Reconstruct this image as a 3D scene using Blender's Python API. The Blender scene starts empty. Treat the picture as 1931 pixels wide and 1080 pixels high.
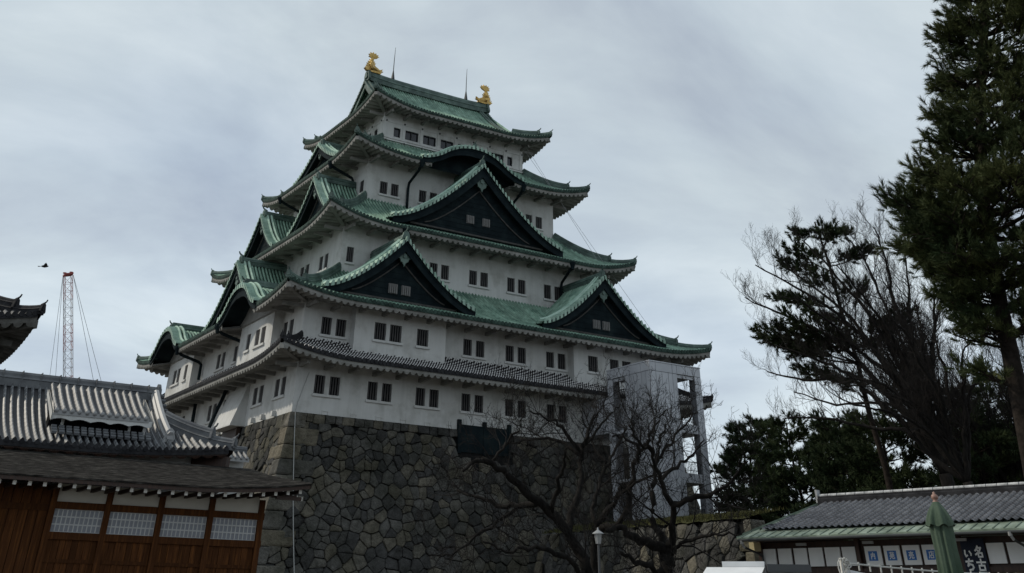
import bpy, math, random
import numpy as np
from mathutils import Vector, Matrix

# ------------------------------------------------------------------ camera, sky, sun
SC = bpy.context.scene
COL = SC.collection
cd = bpy.data.cameras.new('camera')
cam = bpy.data.objects.new('camera', cd)
COL.objects.link(cam)
YAW, PIT, ROL = 0.570, 0.645, 0.015
fw = Vector((math.sin(YAW) * math.cos(PIT), math.cos(YAW) * math.cos(PIT), math.sin(PIT)))
rt = Vector((math.cos(YAW), -math.sin(YAW), 0))
up = rt.cross(fw)
r2 = math.cos(ROL) * rt + math.sin(ROL) * up
u2 = -math.sin(ROL) * rt + math.cos(ROL) * up
M = Matrix((r2, u2, -fw)).transposed().to_4x4()
M.translation = Vector((-29.589, -72.684, -11.044))
cam.matrix_world = M
cd.sensor_fit = 'HORIZONTAL'
cd.sensor_width = 36.0
cd.lens = 1822.475 / 1931 * 36.0
cd.shift_x = (965.5 - 946.862) / 1931
cd.shift_y = -(540 + 221.145) / 1931          # the picture is the lower part of an upright frame
cd.clip_end = 6000
cd.clip_start = 0.1
SC.camera = cam

SUN_EL, SUN_AZ = math.radians(40), math.radians(40)
TO_SUN = Vector((-math.cos(SUN_AZ) * math.cos(SUN_EL), math.sin(SUN_AZ) * math.cos(SUN_EL), math.sin(SUN_EL)))
w = bpy.data.worlds.new('World')
SC.world = w
w.use_nodes = True
nt = w.node_tree
nt.nodes.clear()
def N(t, **kw):
    n = nt.nodes.new(t)
    for k, v in kw.items():
        setattr(n, k, v)
    return n
def L(a, b): nt.links.new(a, b)
out = N('ShaderNodeOutputWorld')
bg = N('ShaderNodeBackground')
bg.inputs['Strength'].default_value = 0.104
sky = N('ShaderNodeTexSky', sky_type='NISHITA')
sky.sun_disc = False
sky.sun_elevation = SUN_EL
sky.sun_rotation = math.atan2(TO_SUN.x, TO_SUN.y)
sky.air_density = 1.0
sky.dust_density = 1.5
tc = N('ShaderNodeTexCoord')
# cloud cover: soft stretched layers that follow the direction of view, denser towards the horizon
sep = N('ShaderNodeSeparateXYZ'); L(tc.outputs['Generated'], sep.inputs[0])
addz = N('ShaderNodeMath', operation='ADD'); L(sep.outputs['Z'], addz.inputs[0]); addz.inputs[1].default_value = 0.22
dx = N('ShaderNodeMath', operation='DIVIDE'); L(sep.outputs['X'], dx.inputs[0]); L(addz.outputs[0], dx.inputs[1])
dy = N('ShaderNodeMath', operation='DIVIDE'); L(sep.outputs['Y'], dy.inputs[0]); L(addz.outputs[0], dy.inputs[1])
cmb = N('ShaderNodeCombineXYZ'); L(dx.outputs[0], cmb.inputs[0]); L(dy.outputs[0], cmb.inputs[1])
mp = N('ShaderNodeMapping'); L(cmb.outputs[0], mp.inputs[0])
mp.inputs['Rotation'].default_value = (0, 0, math.radians(-35))
mp.inputs['Scale'].default_value = (1.0, 1.35, 1)
mp.inputs['Location'].default_value = (3.1, 1.7, 0)
n1 = N('ShaderNodeTexNoise'); L(mp.outputs[0], n1.inputs['Vector'])
n1.inputs['Scale'].default_value = 1.5; n1.inputs['Detail'].default_value = 7; n1.inputs['Roughness'].default_value = 0.56
n1.inputs['Distortion'].default_value = 0.35
n2 = N('ShaderNodeTexNoise'); L(mp.outputs[0], n2.inputs['Vector'])
n2.inputs['Scale'].default_value = 0.8; n2.inputs['Detail'].default_value = 4; n2.inputs['Roughness'].default_value = 0.45
r1 = N('ShaderNodeValToRGB'); L(n1.outputs['Fac'], r1.inputs[0])
cr = r1.color_ramp
cr.elements[0].position = 0.32; cr.elements[0].color = (4.5, 5.05, 5.75, 1)
cr.elements[1].position = 0.70; cr.elements[1].color = (7.5, 8.15, 8.4, 1)
e = cr.elements.new(0.5); e.color = (5.85, 6.55, 7.0, 1)
r2n = N('ShaderNodeValToRGB'); L(n2.outputs['Fac'], r2n.inputs[0])
r2n.color_ramp.elements[0].position = 0.3; r2n.color_ramp.elements[0].color = (0.81, 0.85, 0.93, 1)
r2n.color_ramp.elements[1].position = 0.7; r2n.color_ramp.elements[1].color = (1.10, 1.10, 1.06, 1)
mul = N('ShaderNodeMix', data_type='RGBA', blend_type='MULTIPLY'); mul.inputs[0].default_value = 1
L(r1.outputs[0], mul.inputs[6]); L(r2n.outputs[0], mul.inputs[7])
hz = N('ShaderNodeMapRange'); L(sep.outputs['Z'], hz.inputs[0])
hz.inputs[1].default_value = 0.06; hz.inputs[2].default_value = 0.34; hz.inputs[3].default_value = 1.22; hz.inputs[4].default_value = 1.0
vm = N('ShaderNodeVectorMath', operation='SCALE'); L(mul.outputs[2], vm.inputs[0]); L(hz.outputs[0], vm.inputs['Scale'])
mixs = N('ShaderNodeMix', data_type='RGBA'); mixs.inputs[0].default_value = 0.9
L(sky.outputs[0], mixs.inputs[6]); L(vm.outputs[0], mixs.inputs[7])
L(mixs.outputs[2], bg.inputs['Color']); L(bg.outputs[0], out.inputs[0])

sd = bpy.data.lights.new('sun', 'SUN')
sd.energy = 2.4
sd.angle = math.radians(2)
sd.color = (1.0, 0.92, 0.78)
so = bpy.data.objects.new('sun', sd)
COL.objects.link(so)
so.rotation_euler = TO_SUN.to_track_quat('Z', 'Y').to_euler()
so.location = (-40, 40, 90)
SC.view_settings.view_transform = 'Standard'
SC.view_settings.look = 'None'
SC.view_settings.exposure = 0.0
SC.view_settings.gamma = 1.0
GZ = -12.6

# ------------------------------------------------------------------ materials
MATS = {}
def mat(name, c1, c2=None, scale=3.0, rough=0.7, metal=0.0, bump=0.0, bscale=20.0, c3=None, spec=0.5, stretch=None, island=0.0, detail=5, coord='Object', streak=0.0):
    m = bpy.data.materials.new(name)
    m.use_nodes = True
    t = m.node_tree
    b = t.nodes['Principled BSDF']
    b.inputs['Roughness'].default_value = rough
    b.inputs['Metallic'].default_value = metal
    b.inputs['Specular IOR Level'].default_value = spec
    tcn = t.nodes.new('ShaderNodeTexCoord')
    vec = tcn.outputs[coord]
    if stretch:
        mpn = t.nodes.new('ShaderNodeMapping')
        mpn.inputs['Scale'].default_value = stretch
        t.links.new(vec, mpn.inputs[0]); vec = mpn.outputs[0]
    if c2 is not None:
        n = t.nodes.new('ShaderNodeTexNoise')
        n.inputs['Scale'].default_value = scale
        n.inputs['Detail'].default_value = detail
        n.inputs['Roughness'].default_value = 0.62
        t.links.new(vec, n.inputs['Vector'])
        r = t.nodes.new('ShaderNodeValToRGB')
        r.color_ramp.elements[0].position = 0.34; r.color_ramp.elements[0].color = (*c1, 1)
        r.color_ramp.elements[1].position = 0.68; r.color_ramp.elements[1].color = (*c2, 1)
        if c3 is not None:
            e = r.color_ramp.elements.new(0.5); e.color = (*c3, 1)
        t.links.new(n.outputs['Fac'], r.inputs[0])
        col = r.outputs[0]
        if island:
            g = t.nodes.new('ShaderNodeNewGeometry')
            mr = t.nodes.new('ShaderNodeMapRange')
            mr.inputs[3].default_value = 1 - island; mr.inputs[4].default_value = 1 + island
            t.links.new(g.outputs['Random Per Island'], mr.inputs[0])
            vmn = t.nodes.new('ShaderNodeVectorMath'); vmn.operation = 'SCALE'
            t.links.new(col, vmn.inputs[0]); t.links.new(mr.outputs[0], vmn.inputs['Scale'])
            col = vmn.outputs[0]
        if streak:
            mp2 = t.nodes.new('ShaderNodeMapping'); mp2.inputs['Scale'].default_value = (2.6, 2.6, 0.16)
            t.links.new(tcn.outputs['Object'], mp2.inputs[0])
            ns = t.nodes.new('ShaderNodeTexNoise'); ns.inputs['Scale'].default_value = 1.0; ns.inputs['Detail'].default_value = 7; ns.inputs['Roughness'].default_value = .65
            t.links.new(mp2.outputs[0], ns.inputs['Vector'])
            ms = t.nodes.new('ShaderNodeMapRange'); ms.inputs[1].default_value = .42; ms.inputs[2].default_value = .7; ms.inputs[3].default_value = 1.0; ms.inputs[4].default_value = 1 - streak
            t.links.new(ns.outputs['Fac'], ms.inputs[0])
            vs_ = t.nodes.new('ShaderNodeVectorMath'); vs_.operation = 'SCALE'
            t.links.new(col, vs_.inputs[0]); t.links.new(ms.outputs[0], vs_.inputs['Scale']); col = vs_.outputs[0]
        t.links.new(col, b.inputs['Base Color'])
    else:
        b.inputs['Base Color'].default_value = (*c1, 1)
    if bump:
        n = t.nodes.new('ShaderNodeTexNoise')
        n.inputs['Scale'].default_value = bscale; n.inputs['Detail'].default_value = 4
        t.links.new(vec, n.inputs['Vector'])
        bp = t.nodes.new('ShaderNodeBump')
        bp.inputs['Strength'].default_value = bump; bp.inputs['Distance'].default_value = 0.05
        t.links.new(n.outputs['Fac'], bp.inputs['Height'])
        t.links.new(bp.outputs[0], b.inputs['Normal'])
    MATS[name] = m
    return m

mat('plaster', (0.41, 0.405, 0.385), (0.58, 0.58, 0.57), scale=0.55, rough=0.9, c3=(0.545, 0.545, 0.53), bump=0.05, spec=0.2, detail=9, streak=0.11)
mat('eave_shaded', (0.06, 0.058, 0.052), (0.16, 0.155, 0.145), scale=1.2, rough=0.95, spec=0.1, detail=8)  # turret eave plaster, the shade under the roof put into its colour
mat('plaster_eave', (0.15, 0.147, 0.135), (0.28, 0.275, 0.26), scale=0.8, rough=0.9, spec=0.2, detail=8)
mat('copper_dark', (0.006, 0.010, 0.012), (0.016, 0.025, 0.027), scale=1.0, rough=0.8, spec=0.06, c3=(0.009, 0.015, 0.018), detail=7)
mat('copper_mid', (0.025, 0.048, 0.040), (0.11, 0.165, 0.14), scale=1.0, rough=0.6, c3=(0.055, 0.092, 0.078), detail=8)
mat('copper_dark2', (0.014, 0.026, 0.022), (0.05, 0.085, 0.07), scale=2.5, rough=0.7, spec=0.12)
mat('tile_end', (0.012, 0.012, 0.014), (0.035, 0.035, 0.038), scale=3, rough=0.7, spec=0.12)
mat('dark_glass', (0.012, 0.013, 0.018), rough=0.15)
mat('void', (0.006, 0.006, 0.007), rough=0.9, spec=0.1)
mat('bar_grey', (0.045, 0.043, 0.045), (0.075, 0.072, 0.073), scale=2, rough=0.7)
mat('gold', (0.30, 0.19, 0.06), (0.58, 0.40, 0.15), scale=4, rough=0.42, metal=1.0)
mat('iron', (0.02, 0.024, 0.024), rough=0.5)
mat('wire', (0.32, 0.33, 0.34), rough=0.6)
mat('conduit', (0.30, 0.30, 0.29), rough=0.6)
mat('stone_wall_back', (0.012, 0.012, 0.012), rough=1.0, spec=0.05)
mat('grass', (0.03, 0.034, 0.012), (0.085, 0.08, 0.032), scale=3, rough=0.95, spec=0.1)
mat('gravel', (0.10, 0.095, 0.085), (0.17, 0.16, 0.145), scale=6, rough=0.95, bump=0.4, bscale=40, spec=0.1)
mat('panel_grey', (0.36, 0.37, 0.40), (0.47, 0.48, 0.51), scale=0.5, rough=0.45, island=0.06, detail=6)
mat('panel_joint', (0.15, 0.153, 0.165), rough=0.6)
mat('wood_red', (0.050, 0.018, 0.005), (0.118, 0.044, 0.012), scale=2.0, rough=0.8, spec=0.12, stretch=(8, 8, 0.6), c3=(0.062, 0.023, 0.008), island=0.25)
mat('wood_dark', (0.018, 0.0075, 0.004), (0.045, 0.018, 0.009), scale=2.0, rough=0.6, stretch=(8, 8, 0.6))
mat('wood_end', (0.62, 0.60, 0.56), rough=0.8)
mat('shingle', (0.010, 0.009, 0.008), (0.075, 0.069, 0.062), scale=2.6, rough=0.95, c3=(0.024, 0.022, 0.02), stretch=(1.0, 5, 5), bump=1.0, bscale=7, spec=0.04, detail=9)
mat('paper', (0.50, 0.50, 0.50), (0.58, 0.58, 0.58), scale=2, rough=0.9)
mat('lattice', (0.27, 0.28, 0.31), rough=0.8)
mat('ivory', (0.56, 0.53, 0.47), (0.64, 0.61, 0.54), scale=1, rough=0.9)
mat('bark_dark', (0.005, 0.0045, 0.004), (0.016, 0.014, 0.0125), scale=6, rough=0.95, stretch=(1, 1, 0.4), bump=0.5, bscale=14, spec=0.15)
mat('twig', (0.010, 0.009, 0.0085), (0.024, 0.0215, 0.020), scale=4, rough=0.95, spec=0.1)
mat('bark_pine', (0.010, 0.008, 0.0065), (0.03, 0.024, 0.02), scale=5, rough=0.95, bump=0.6, bscale=12, spec=0.1)
mat('needle_near', (0.018, 0.032, 0.011), (0.075, 0.085, 0.028), scale=0.8, rough=0.75, spec=0.2, island=0.35)
mat('needle_far', (0.016, 0.028, 0.012), (0.042, 0.056, 0.022), scale=0.5, rough=0.8, spec=0.15, island=0.35)
mat('tile_shop', (0.075, 0.078, 0.088), (0.135, 0.14, 0.155), scale=2.5, rough=0.5, island=0.0, detail=8)
mat('ridge_white', (0.22, 0.225, 0.23), (0.55, 0.55, 0.55), scale=5, rough=0.6)
mat('shop_copper', (0.10, 0.13, 0.10), (0.27, 0.33, 0.28), scale=2.4, rough=0.75, spec=0.2, c3=(0.17, 0.21, 0.165), stretch=(1, 1, 1), detail=9)
mat('white_paint', (0.68, 0.68, 0.67), (0.76, 0.76, 0.75), scale=1.5, rough=0.7)
mat('sign_blue', (0.02, 0.13, 0.40), rough=0.5)
mat('sign_white', (0.78, 0.78, 0.76), rough=0.6)
mat('banner_navy', (0.010, 0.014, 0.028), (0.016, 0.022, 0.04), scale=4, rough=0.9)
mat('canvas_green', (0.045, 0.068, 0.047), (0.085, 0.115, 0.085), scale=3, rough=0.9, bump=0.1, bscale=60, spec=0.1)
mat('finial_wood', (0.17, 0.085, 0.06), (0.28, 0.16, 0.125), scale=8, rough=0.5)
mat('steel_grey', (0.20, 0.205, 0.21), (0.27, 0.275, 0.28), scale=2, rough=0.5)
mat('steel_dark', (0.05, 0.052, 0.055), rough=0.5)
mat('cloth_white', (0.55, 0.56, 0.57), (0.64, 0.65, 0.66), scale=2, rough=0.9)
mat('rope', (0.36, 0.355, 0.33), (0.5, 0.49, 0.46), scale=20, rough=0.9)
mat('lamp_white', (0.30, 0.30, 0.295), rough=0.5)
mat('mast_red', (0.24, 0.045, 0.04), rough=0.6)
mat('mast_white', (0.34, 0.33, 0.34), rough=0.6)
mat('feather', (0.012, 0.012, 0.013), rough=0.8)
mat('box_yellow', (0.55, 0.47, 0.27), rough=0.8)

def stone_mat(name, grey, tan, dark, gain=1.0):
    m = bpy.data.materials.new(name); m.use_nodes = True
    t = m.node_tree; b = t.nodes['Principled BSDF']
    b.inputs['Roughness'].default_value = 0.93
    b.inputs['Specular IOR Level'].default_value = 0.15
    g = t.nodes.new('ShaderNodeNewGeometry')
    r = t.nodes.new('ShaderNodeValToRGB')
    r.color_ramp.interpolation = 'LINEAR'
    els = r.color_ramp.elements
    els[0].position = 0.0; els[0].color = (*dark, 1)
    els[1].position = 1.0; els[1].color = (*tan, 1)
    for p, c in ((0.22, dark), (0.34, grey), (0.60, tuple(x * 1.15 for x in grey)), (0.70, tuple(0.6 * a + 0.4 * b_ for a, b_ in zip(tan, grey))), (0.86, tuple(x * .8 for x in tan))):
        e = els.new(p); e.color = (*c, 1)
    t.links.new(g.outputs['Random Per Island'], r.inputs[0])
    tcn = t.nodes.new('ShaderNodeTexCoord')
    n = t.nodes.new('ShaderNodeTexNoise'); n.inputs['Scale'].default_value = 2.6; n.inputs['Detail'].default_value = 9; n.inputs['Roughness'].default_value = 0.7
    t.links.new(tcn.outputs['Object'], n.inputs['Vector'])
    mr = t.nodes.new('ShaderNodeMapRange'); mr.inputs[1].default_value = 0.3; mr.inputs[2].default_value = 0.72
    mr.inputs[3].default_value = 0.5 * gain; mr.inputs[4].default_value = 1.35 * gain
    t.links.new(n.outputs['Fac'], mr.inputs[0])
    v = t.nodes.new('ShaderNodeVectorMath'); v.operation = 'SCALE'
    t.links.new(r.outputs[0], v.inputs[0]); t.links.new(mr.outputs[0], v.inputs['Scale'])
    nl_ = t.nodes.new('ShaderNodeTexNoise'); nl_.inputs['Scale'].default_value = .38; nl_.inputs['Detail'].default_value = 8; nl_.inputs['Roughness'].default_value = .68
    t.links.new(tcn.outputs['Object'], nl_.inputs['Vector'])
    rl = t.nodes.new('ShaderNodeValToRGB'); rl.color_ramp.elements[0].position = .38; rl.color_ramp.elements[0].color = (.52, .53, .46, 1); rl.color_ramp.elements[1].position = .6; rl.color_ramp.elements[1].color = (1.12, 1.1, 1.05, 1)
    t.links.new(nl_.outputs['Fac'], rl.inputs[0])
    mm = t.nodes.new('ShaderNodeMix'); mm.data_type = 'RGBA'; mm.blend_type = 'MULTIPLY'; mm.inputs[0].default_value = 1
    t.links.new(v.outputs[0], mm.inputs[6]); t.links.new(rl.outputs[0], mm.inputs[7])
    t.links.new(mm.outputs[2], b.inputs['Base Color'])
    n2 = t.nodes.new('ShaderNodeTexNoise'); n2.inputs['Scale'].default_value = 7; n2.inputs['Detail'].default_value = 6
    t.links.new(tcn.outputs['Object'], n2.inputs['Vector'])
    bp = t.nodes.new('ShaderNodeBump'); bp.inputs['Strength'].default_value = 1.0; bp.inputs['Distance'].default_value = 0.12
    t.links.new(n2.outputs['Fac'], bp.inputs['Height']); t.links.new(bp.outputs[0], b.inputs['Normal'])
    MATS[name] = m
stone_mat('stone', (0.082, 0.081, 0.078), (0.128, 0.118, 0.098), (0.052, 0.052, 0.053))
stone_mat('stone_quoin', (0.115, 0.109, 0.098), (0.15, 0.135, 0.108), (0.088, 0.086, 0.081))

def roof_mat(name, tile, tile2, mortar, mortar_w, rough, row_bump=0.5, pan=None, tones=0.5, pu=0.6, spec=0.2, streak=0.0):
    """grey fired tile: rows along the slope, mortar at the joints of the cover tiles (uv: u = tile column, v = tile row)"""
    m = bpy.data.materials.new(name); m.use_nodes = True
    t = m.node_tree; b = t.nodes['Principled BSDF']
    b.inputs['Roughness'].default_value = rough
    b.inputs['Specular IOR Level'].default_value = spec
    uv = t.nodes.new('ShaderNodeUVMap')
    sp = t.nodes.new('ShaderNodeSeparateXYZ'); t.links.new(uv.outputs[0], sp.inputs[0])
    def mth(op, a, bb=None):
        n = t.nodes.new('ShaderNodeMath'); n.operation = op
        for i, x in enumerate((a, bb)):
            if x is None: continue
            if isinstance(x, (int, float)): n.inputs[i].default_value = x
            else: t.links.new(x, n.inputs[i])
        return n.outputs[0]
    fu = mth('FRACT', sp.outputs['X'])
    fv = mth('FRACT', sp.outputs['Y'])
    n = t.nodes.new('ShaderNodeTexNoise'); n.inputs['Scale'].default_value = 0.9; n.inputs['Detail'].default_value = 9; n.inputs['Roughness'].default_value = 0.7
    tcn = t.nodes.new('ShaderNodeTexCoord'); t.links.new(tcn.outputs['Object'], n.inputs['Vector'])
    r = t.nodes.new('ShaderNodeValToRGB')
    r.color_ramp.elements[0].position = 0.35; r.color_ramp.elements[0].color = (*tile, 1)
    r.color_ramp.elements[1].position = 0.65; r.color_ramp.elements[1].color = (*tile2, 1)
    t.links.new(n.outputs['Fac'], r.inputs[0])
    # a tone of its own for each tile
    wn = t.nodes.new('ShaderNodeTexWhiteNoise'); wn.noise_dimensions = '2D'
    cb = t.nodes.new('ShaderNodeCombineXYZ')
    t.links.new(mth('FLOOR', sp.outputs['X']), cb.inputs[0]); t.links.new(mth('FLOOR', sp.outputs['Y']), cb.inputs[1])
    t.links.new(cb.outputs[0], wn.inputs['Vector'])
    tone = mth('ADD', mth('MULTIPLY', wn.outputs['Value'], tones), 1 - tones / 2)
    if streak:
        cs_ = t.nodes.new('ShaderNodeCombineXYZ'); t.links.new(mth('MULTIPLY', sp.outputs['X'], .55), cs_.inputs[0]); t.links.new(mth('MULTIPLY', sp.outputs['Y'], .035), cs_.inputs[1])
        ns = t.nodes.new('ShaderNodeTexNoise'); ns.inputs['Scale'].default_value = 1.0; ns.inputs['Detail'].default_value = 6; ns.inputs['Roughness'].default_value = .7
        t.links.new(cs_.outputs[0], ns.inputs['Vector'])
        ms = t.nodes.new('ShaderNodeMapRange'); ms.inputs[1].default_value = .35; ms.inputs[2].default_value = .68; ms.inputs[3].default_value = 1.15; ms.inputs[4].default_value = 1 - streak
        t.links.new(ns.outputs['Fac'], ms.inputs[0]); tone = mth('MULTIPLY', tone, ms.outputs[0])
    vs = t.nodes.new('ShaderNodeVectorMath'); vs.operation = 'SCALE'
    t.links.new(r.outputs[0], vs.inputs[0]); t.links.new(tone, vs.inputs['Scale'])
    col = vs.outputs[0]
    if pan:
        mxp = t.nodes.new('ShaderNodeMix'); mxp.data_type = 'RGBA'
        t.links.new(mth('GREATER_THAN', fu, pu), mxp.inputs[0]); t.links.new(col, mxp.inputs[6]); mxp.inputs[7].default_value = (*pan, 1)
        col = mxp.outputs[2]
    if mortar:
        mask = mth('MULTIPLY', mth('LESS_THAN', fv, mortar_w), mth('LESS_THAN', fu, pu))
        mx = t.nodes.new('ShaderNodeMix'); mx.data_type = 'RGBA'
        t.links.new(mask, mx.inputs[0]); t.links.new(col, mx.inputs[6]); mx.inputs[7].default_value = (*mortar, 1)
        col = mx.outputs[2]
    t.links.new(col, b.inputs['Base Color'])
    bp = t.nodes.new('ShaderNodeBump'); bp.inputs['Strength'].default_value = row_bump; bp.inputs['Distance'].default_value = 0.04
    t.links.new(mth('POWER', fv, 0.5), bp.inputs['Height']); t.links.new(bp.outputs[0], b.inputs['Normal'])
    MATS[name] = m
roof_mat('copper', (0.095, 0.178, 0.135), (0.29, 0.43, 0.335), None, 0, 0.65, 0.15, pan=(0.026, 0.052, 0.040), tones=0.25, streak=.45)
roof_mat('copper_light', (0.17, 0.27, 0.215), (0.36, 0.48, 0.40), None, 0, 0.6, 0.0, pan=(0.03, 0.05, 0.043), tones=0.3)
roof_mat('tile_mortar', (0.012, 0.011, 0.014), (0.032, 0.03, 0.035), (0.62, 0.61, 0.60), 0.40, 0.7, 0.4, pan=(0.006, 0.006, 0.007), spec=.1)
roof_mat('tile_grey', (0.06, 0.063, 0.068), (0.14, 0.145, 0.15), (0.28, 0.28, 0.28), 0.08, 0.46, 0.6, pan=(0.010, 0.010, 0.012), pu=.44, spec=.4, streak=.35)
roof_mat('tile_dull', (0.06, 0.062, 0.068), (0.12, 0.125, 0.13), None, 0, 0.5, 0.6, pan=(0.03, 0.031, 0.034))

# ------------------------------------------------------------------ mesh helpers
WORLD = {}
class MB:
    def __init__(s):
        s.v = []; s.f = []; s.n = 0; s.uv = []; s.hasuv = False
    def add(s, verts, faces, uv=None):
        verts = np.asarray(verts, float).reshape(-1, 3)
        s.v.append(verts)
        n = s.n
        for f in faces:
            s.f.append(tuple(int(i) + n for i in f))
        if uv is not None: s.hasuv = True
        s.uv.append(np.zeros((len(verts), 2)) if uv is None else np.asarray(uv, float))
        s.n += len(verts)
    def grid(s, P, uv=None, flip=False):
        P = np.asarray(P, float); a, b = P.shape[:2]
        idx = np.arange(a * b).reshape(a, b)
        q = np.stack([idx[:-1, :-1], idx[1:, :-1], idx[1:, 1:], idx[:-1, 1:]], -1).reshape(-1, 4)
        if flip: q = q[:, ::-1]
        s.add(P.reshape(-1, 3), q.tolist(), None if uv is None else np.asarray(uv).reshape(-1, 2))
    def box(s, lo, hi):
        x0, y0, z0 = lo; x1, y1, z1 = hi
        v = [(x0, y0, z0), (x1, y0, z0), (x1, y1, z0), (x0, y1, z0), (x0, y0, z1), (x1, y0, z1), (x1, y1, z1), (x0, y1, z1)]
        s.add(v, [(0, 3, 2, 1), (4, 5, 6, 7), (0, 1, 5, 4), (1, 2, 6, 5), (2, 3, 7, 6), (3, 0, 4, 7)])
    def obox(s, c, ax, ay, az):
        """box from its centre and three half-axis vectors"""
        c = np.array(c, float); ax, ay, az = (np.array(a, float) for a in (ax, ay, az))
        v = [c + i * ax + j * ay + k * az for k in (-1, 1) for (i, j) in ((-1, -1), (1, -1), (1, 1), (-1, 1))]
        s.add(v, [(0, 3, 2, 1), (4, 5, 6, 7), (0, 1, 5, 4), (1, 2, 6, 5), (2, 3, 7, 6), (3, 0, 4, 7)])
    def tube(s, path, rad, sides=6, cap=True):
        path = np.asarray(path, float); k = len(path)
        rad = np.broadcast_to(np.asarray(rad, float), (k,))
        tg = np.gradient(path, axis=0); tg /= np.linalg.norm(tg, axis=1)[:, None] + 1e-9
        ref = np.array([0.31, 0.17, 0.93]) if abs(tg[0][2]) < 0.9 else np.array([1, 0.13, 0.0])
        a = np.cross(tg, ref); a /= np.linalg.norm(a, axis=1)[:, None] + 1e-9
        b = np.cross(tg, a)
        th = np.arange(sides) / sides * 2 * np.pi
        P = path[:, None] + rad[:, None, None] * (np.cos(th)[None, :, None] * a[:, None] + np.sin(th)[None, :, None] * b[:, None])
        idx = np.arange(k * sides).reshape(k, sides)
        nx = np.roll(idx, -1, 1)
        q = np.stack([idx[:-1], idx[1:], nx[1:], nx[:-1]], -1).reshape(-1, 4).tolist()
        if cap: q += [tuple(idx[0]), tuple(idx[-1][::-1])]
        s.add(P.reshape(-1, 3), q)
    def sweep(s, path, prof, upv=(0, 0, 1)):
        """profile (side, up) swept along a path, closed, with end caps"""
        path = np.asarray(path, float); k = len(path); prof = np.asarray(prof, float); m = len(prof)
        tg = np.gradient(path, axis=0); tg /= np.linalg.norm(tg, axis=1)[:, None]
        upv = np.asarray(upv, float)
        sd_ = np.cross(tg, upv); sd_ /= np.linalg.norm(sd_, axis=1)[:, None] + 1e-9
        uu = np.cross(sd_, tg)
        P = path[:, None] + prof[None, :, 0, None] * sd_[:, None] + prof[None, :, 1, None] * uu[:, None]
        idx = np.arange(k * m).reshape(k, m); nx = np.roll(idx, -1, 1)
        q = np.stack([idx[:-1], nx[:-1], nx[1:], idx[1:]], -1).reshape(-1, 4).tolist()
        q += [tuple(idx[0][::-1]), tuple(idx[-1])]
        s.add(P.reshape(-1, 3), q)
    def prism(s, poly, y0, y1, fn=None):
        """polygon in (x, z) extruded along y; fn maps local to world"""
        n = len(poly)
        v = [(x, y0, z) for x, z in poly] + [(x, y1, z) for x, z in poly]
        f = [tuple(range(n)), tuple(range(2 * n - 1, n - 1, -1))]
        for i in range(n):
            j = (i + 1) % n
            f.append((i, n + i, n + j, j))
        v = np.array(v, float)
        s.add(v if fn is None else fn(v), f)
    def lathe(s, prof, c, sides=12, axis=(0, 0, 1)):
        prof = np.asarray(prof, float); k = len(prof)
        th = np.arange(sides) / sides * 2 * np.pi
        P = np.stack([prof[:, 0, None] * np.cos(th), prof[:, 0, None] * np.sin(th), np.repeat(prof[:, 1, None], sides, 1)], -1) + np.array(c)
        idx = np.arange(k * sides).reshape(k, sides); nx = np.roll(idx, -1, 1)
        q = np.stack([idx[:-1], nx[:-1], nx[1:], idx[1:]], -1).reshape(-1, 4).tolist()
        q += [tuple(idx[0][::-1]), tuple(idx[-1])]
        s.add(P.reshape(-1, 3), q)
    def mesh(s, name, material, smooth=False):
        me = bpy.data.meshes.new(name)
        V = np.concatenate(s.v) if s.v else np.zeros((0, 3))
        me.from_pydata(V.tolist(), [], s.f)
        if s.hasuv:
            U = np.concatenate(s.uv)
            lay = me.uv_layers.new(name='UVMap')
            li = np.empty(len(me.loops), np.int32); me.loops.foreach_get('vertex_index', li)
            lay.data.foreach_set('uv', U[li].ravel().astype(np.float32))
        me.materials.append(MATS[material])
        if smooth:
            me.polygons.foreach_set('use_smooth', [True] * len(me.polygons))
        me.update()
        return me
    def build(s, name, material, parent=None, smooth=False, label=None, loc=(0, 0, 0)):
        return link(name, s.mesh(name, material, smooth), parent, label, loc)

def link(name, data, parent=None, label=None, loc=(0, 0, 0), rotz=0):
    """an object whose mesh (or place) is given in world coordinates"""
    o = bpy.data.objects.new(name, data)
    COL.objects.link(o)
    wl = Vector(loc)
    WORLD[o.name] = wl
    if parent is not None:
        o.parent = parent
        o.location = wl - WORLD[parent.name]
    else:
        o.location = wl
    o.rotation_euler = (0, 0, rotz)
    if label: o['label'] = label
    return o

def thing(name, label, cat, loc, group=None):
    o = link(name, None, None, None, loc)
    o.empty_display_size = 0.5
    return tag(o, label, cat, group)
def tag(o, label, cat, group=None, kind=None):
    if label: o['label'] = label
    if cat: o['category'] = cat
    if group: o['group'] = group
    if kind: o['kind'] = kind
    return o

V3 = lambda *a: np.array(a, float)

# ------------------------------------------------------------------ ground
g = MB(); g.grid([[(-1500, -1500, GZ), (-1500, 1500, GZ)], [(1500, -1500, GZ), (1500, 1500, GZ)]], flip=True)
g.build('ground', 'gravel')['kind'] = 'structure'

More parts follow.
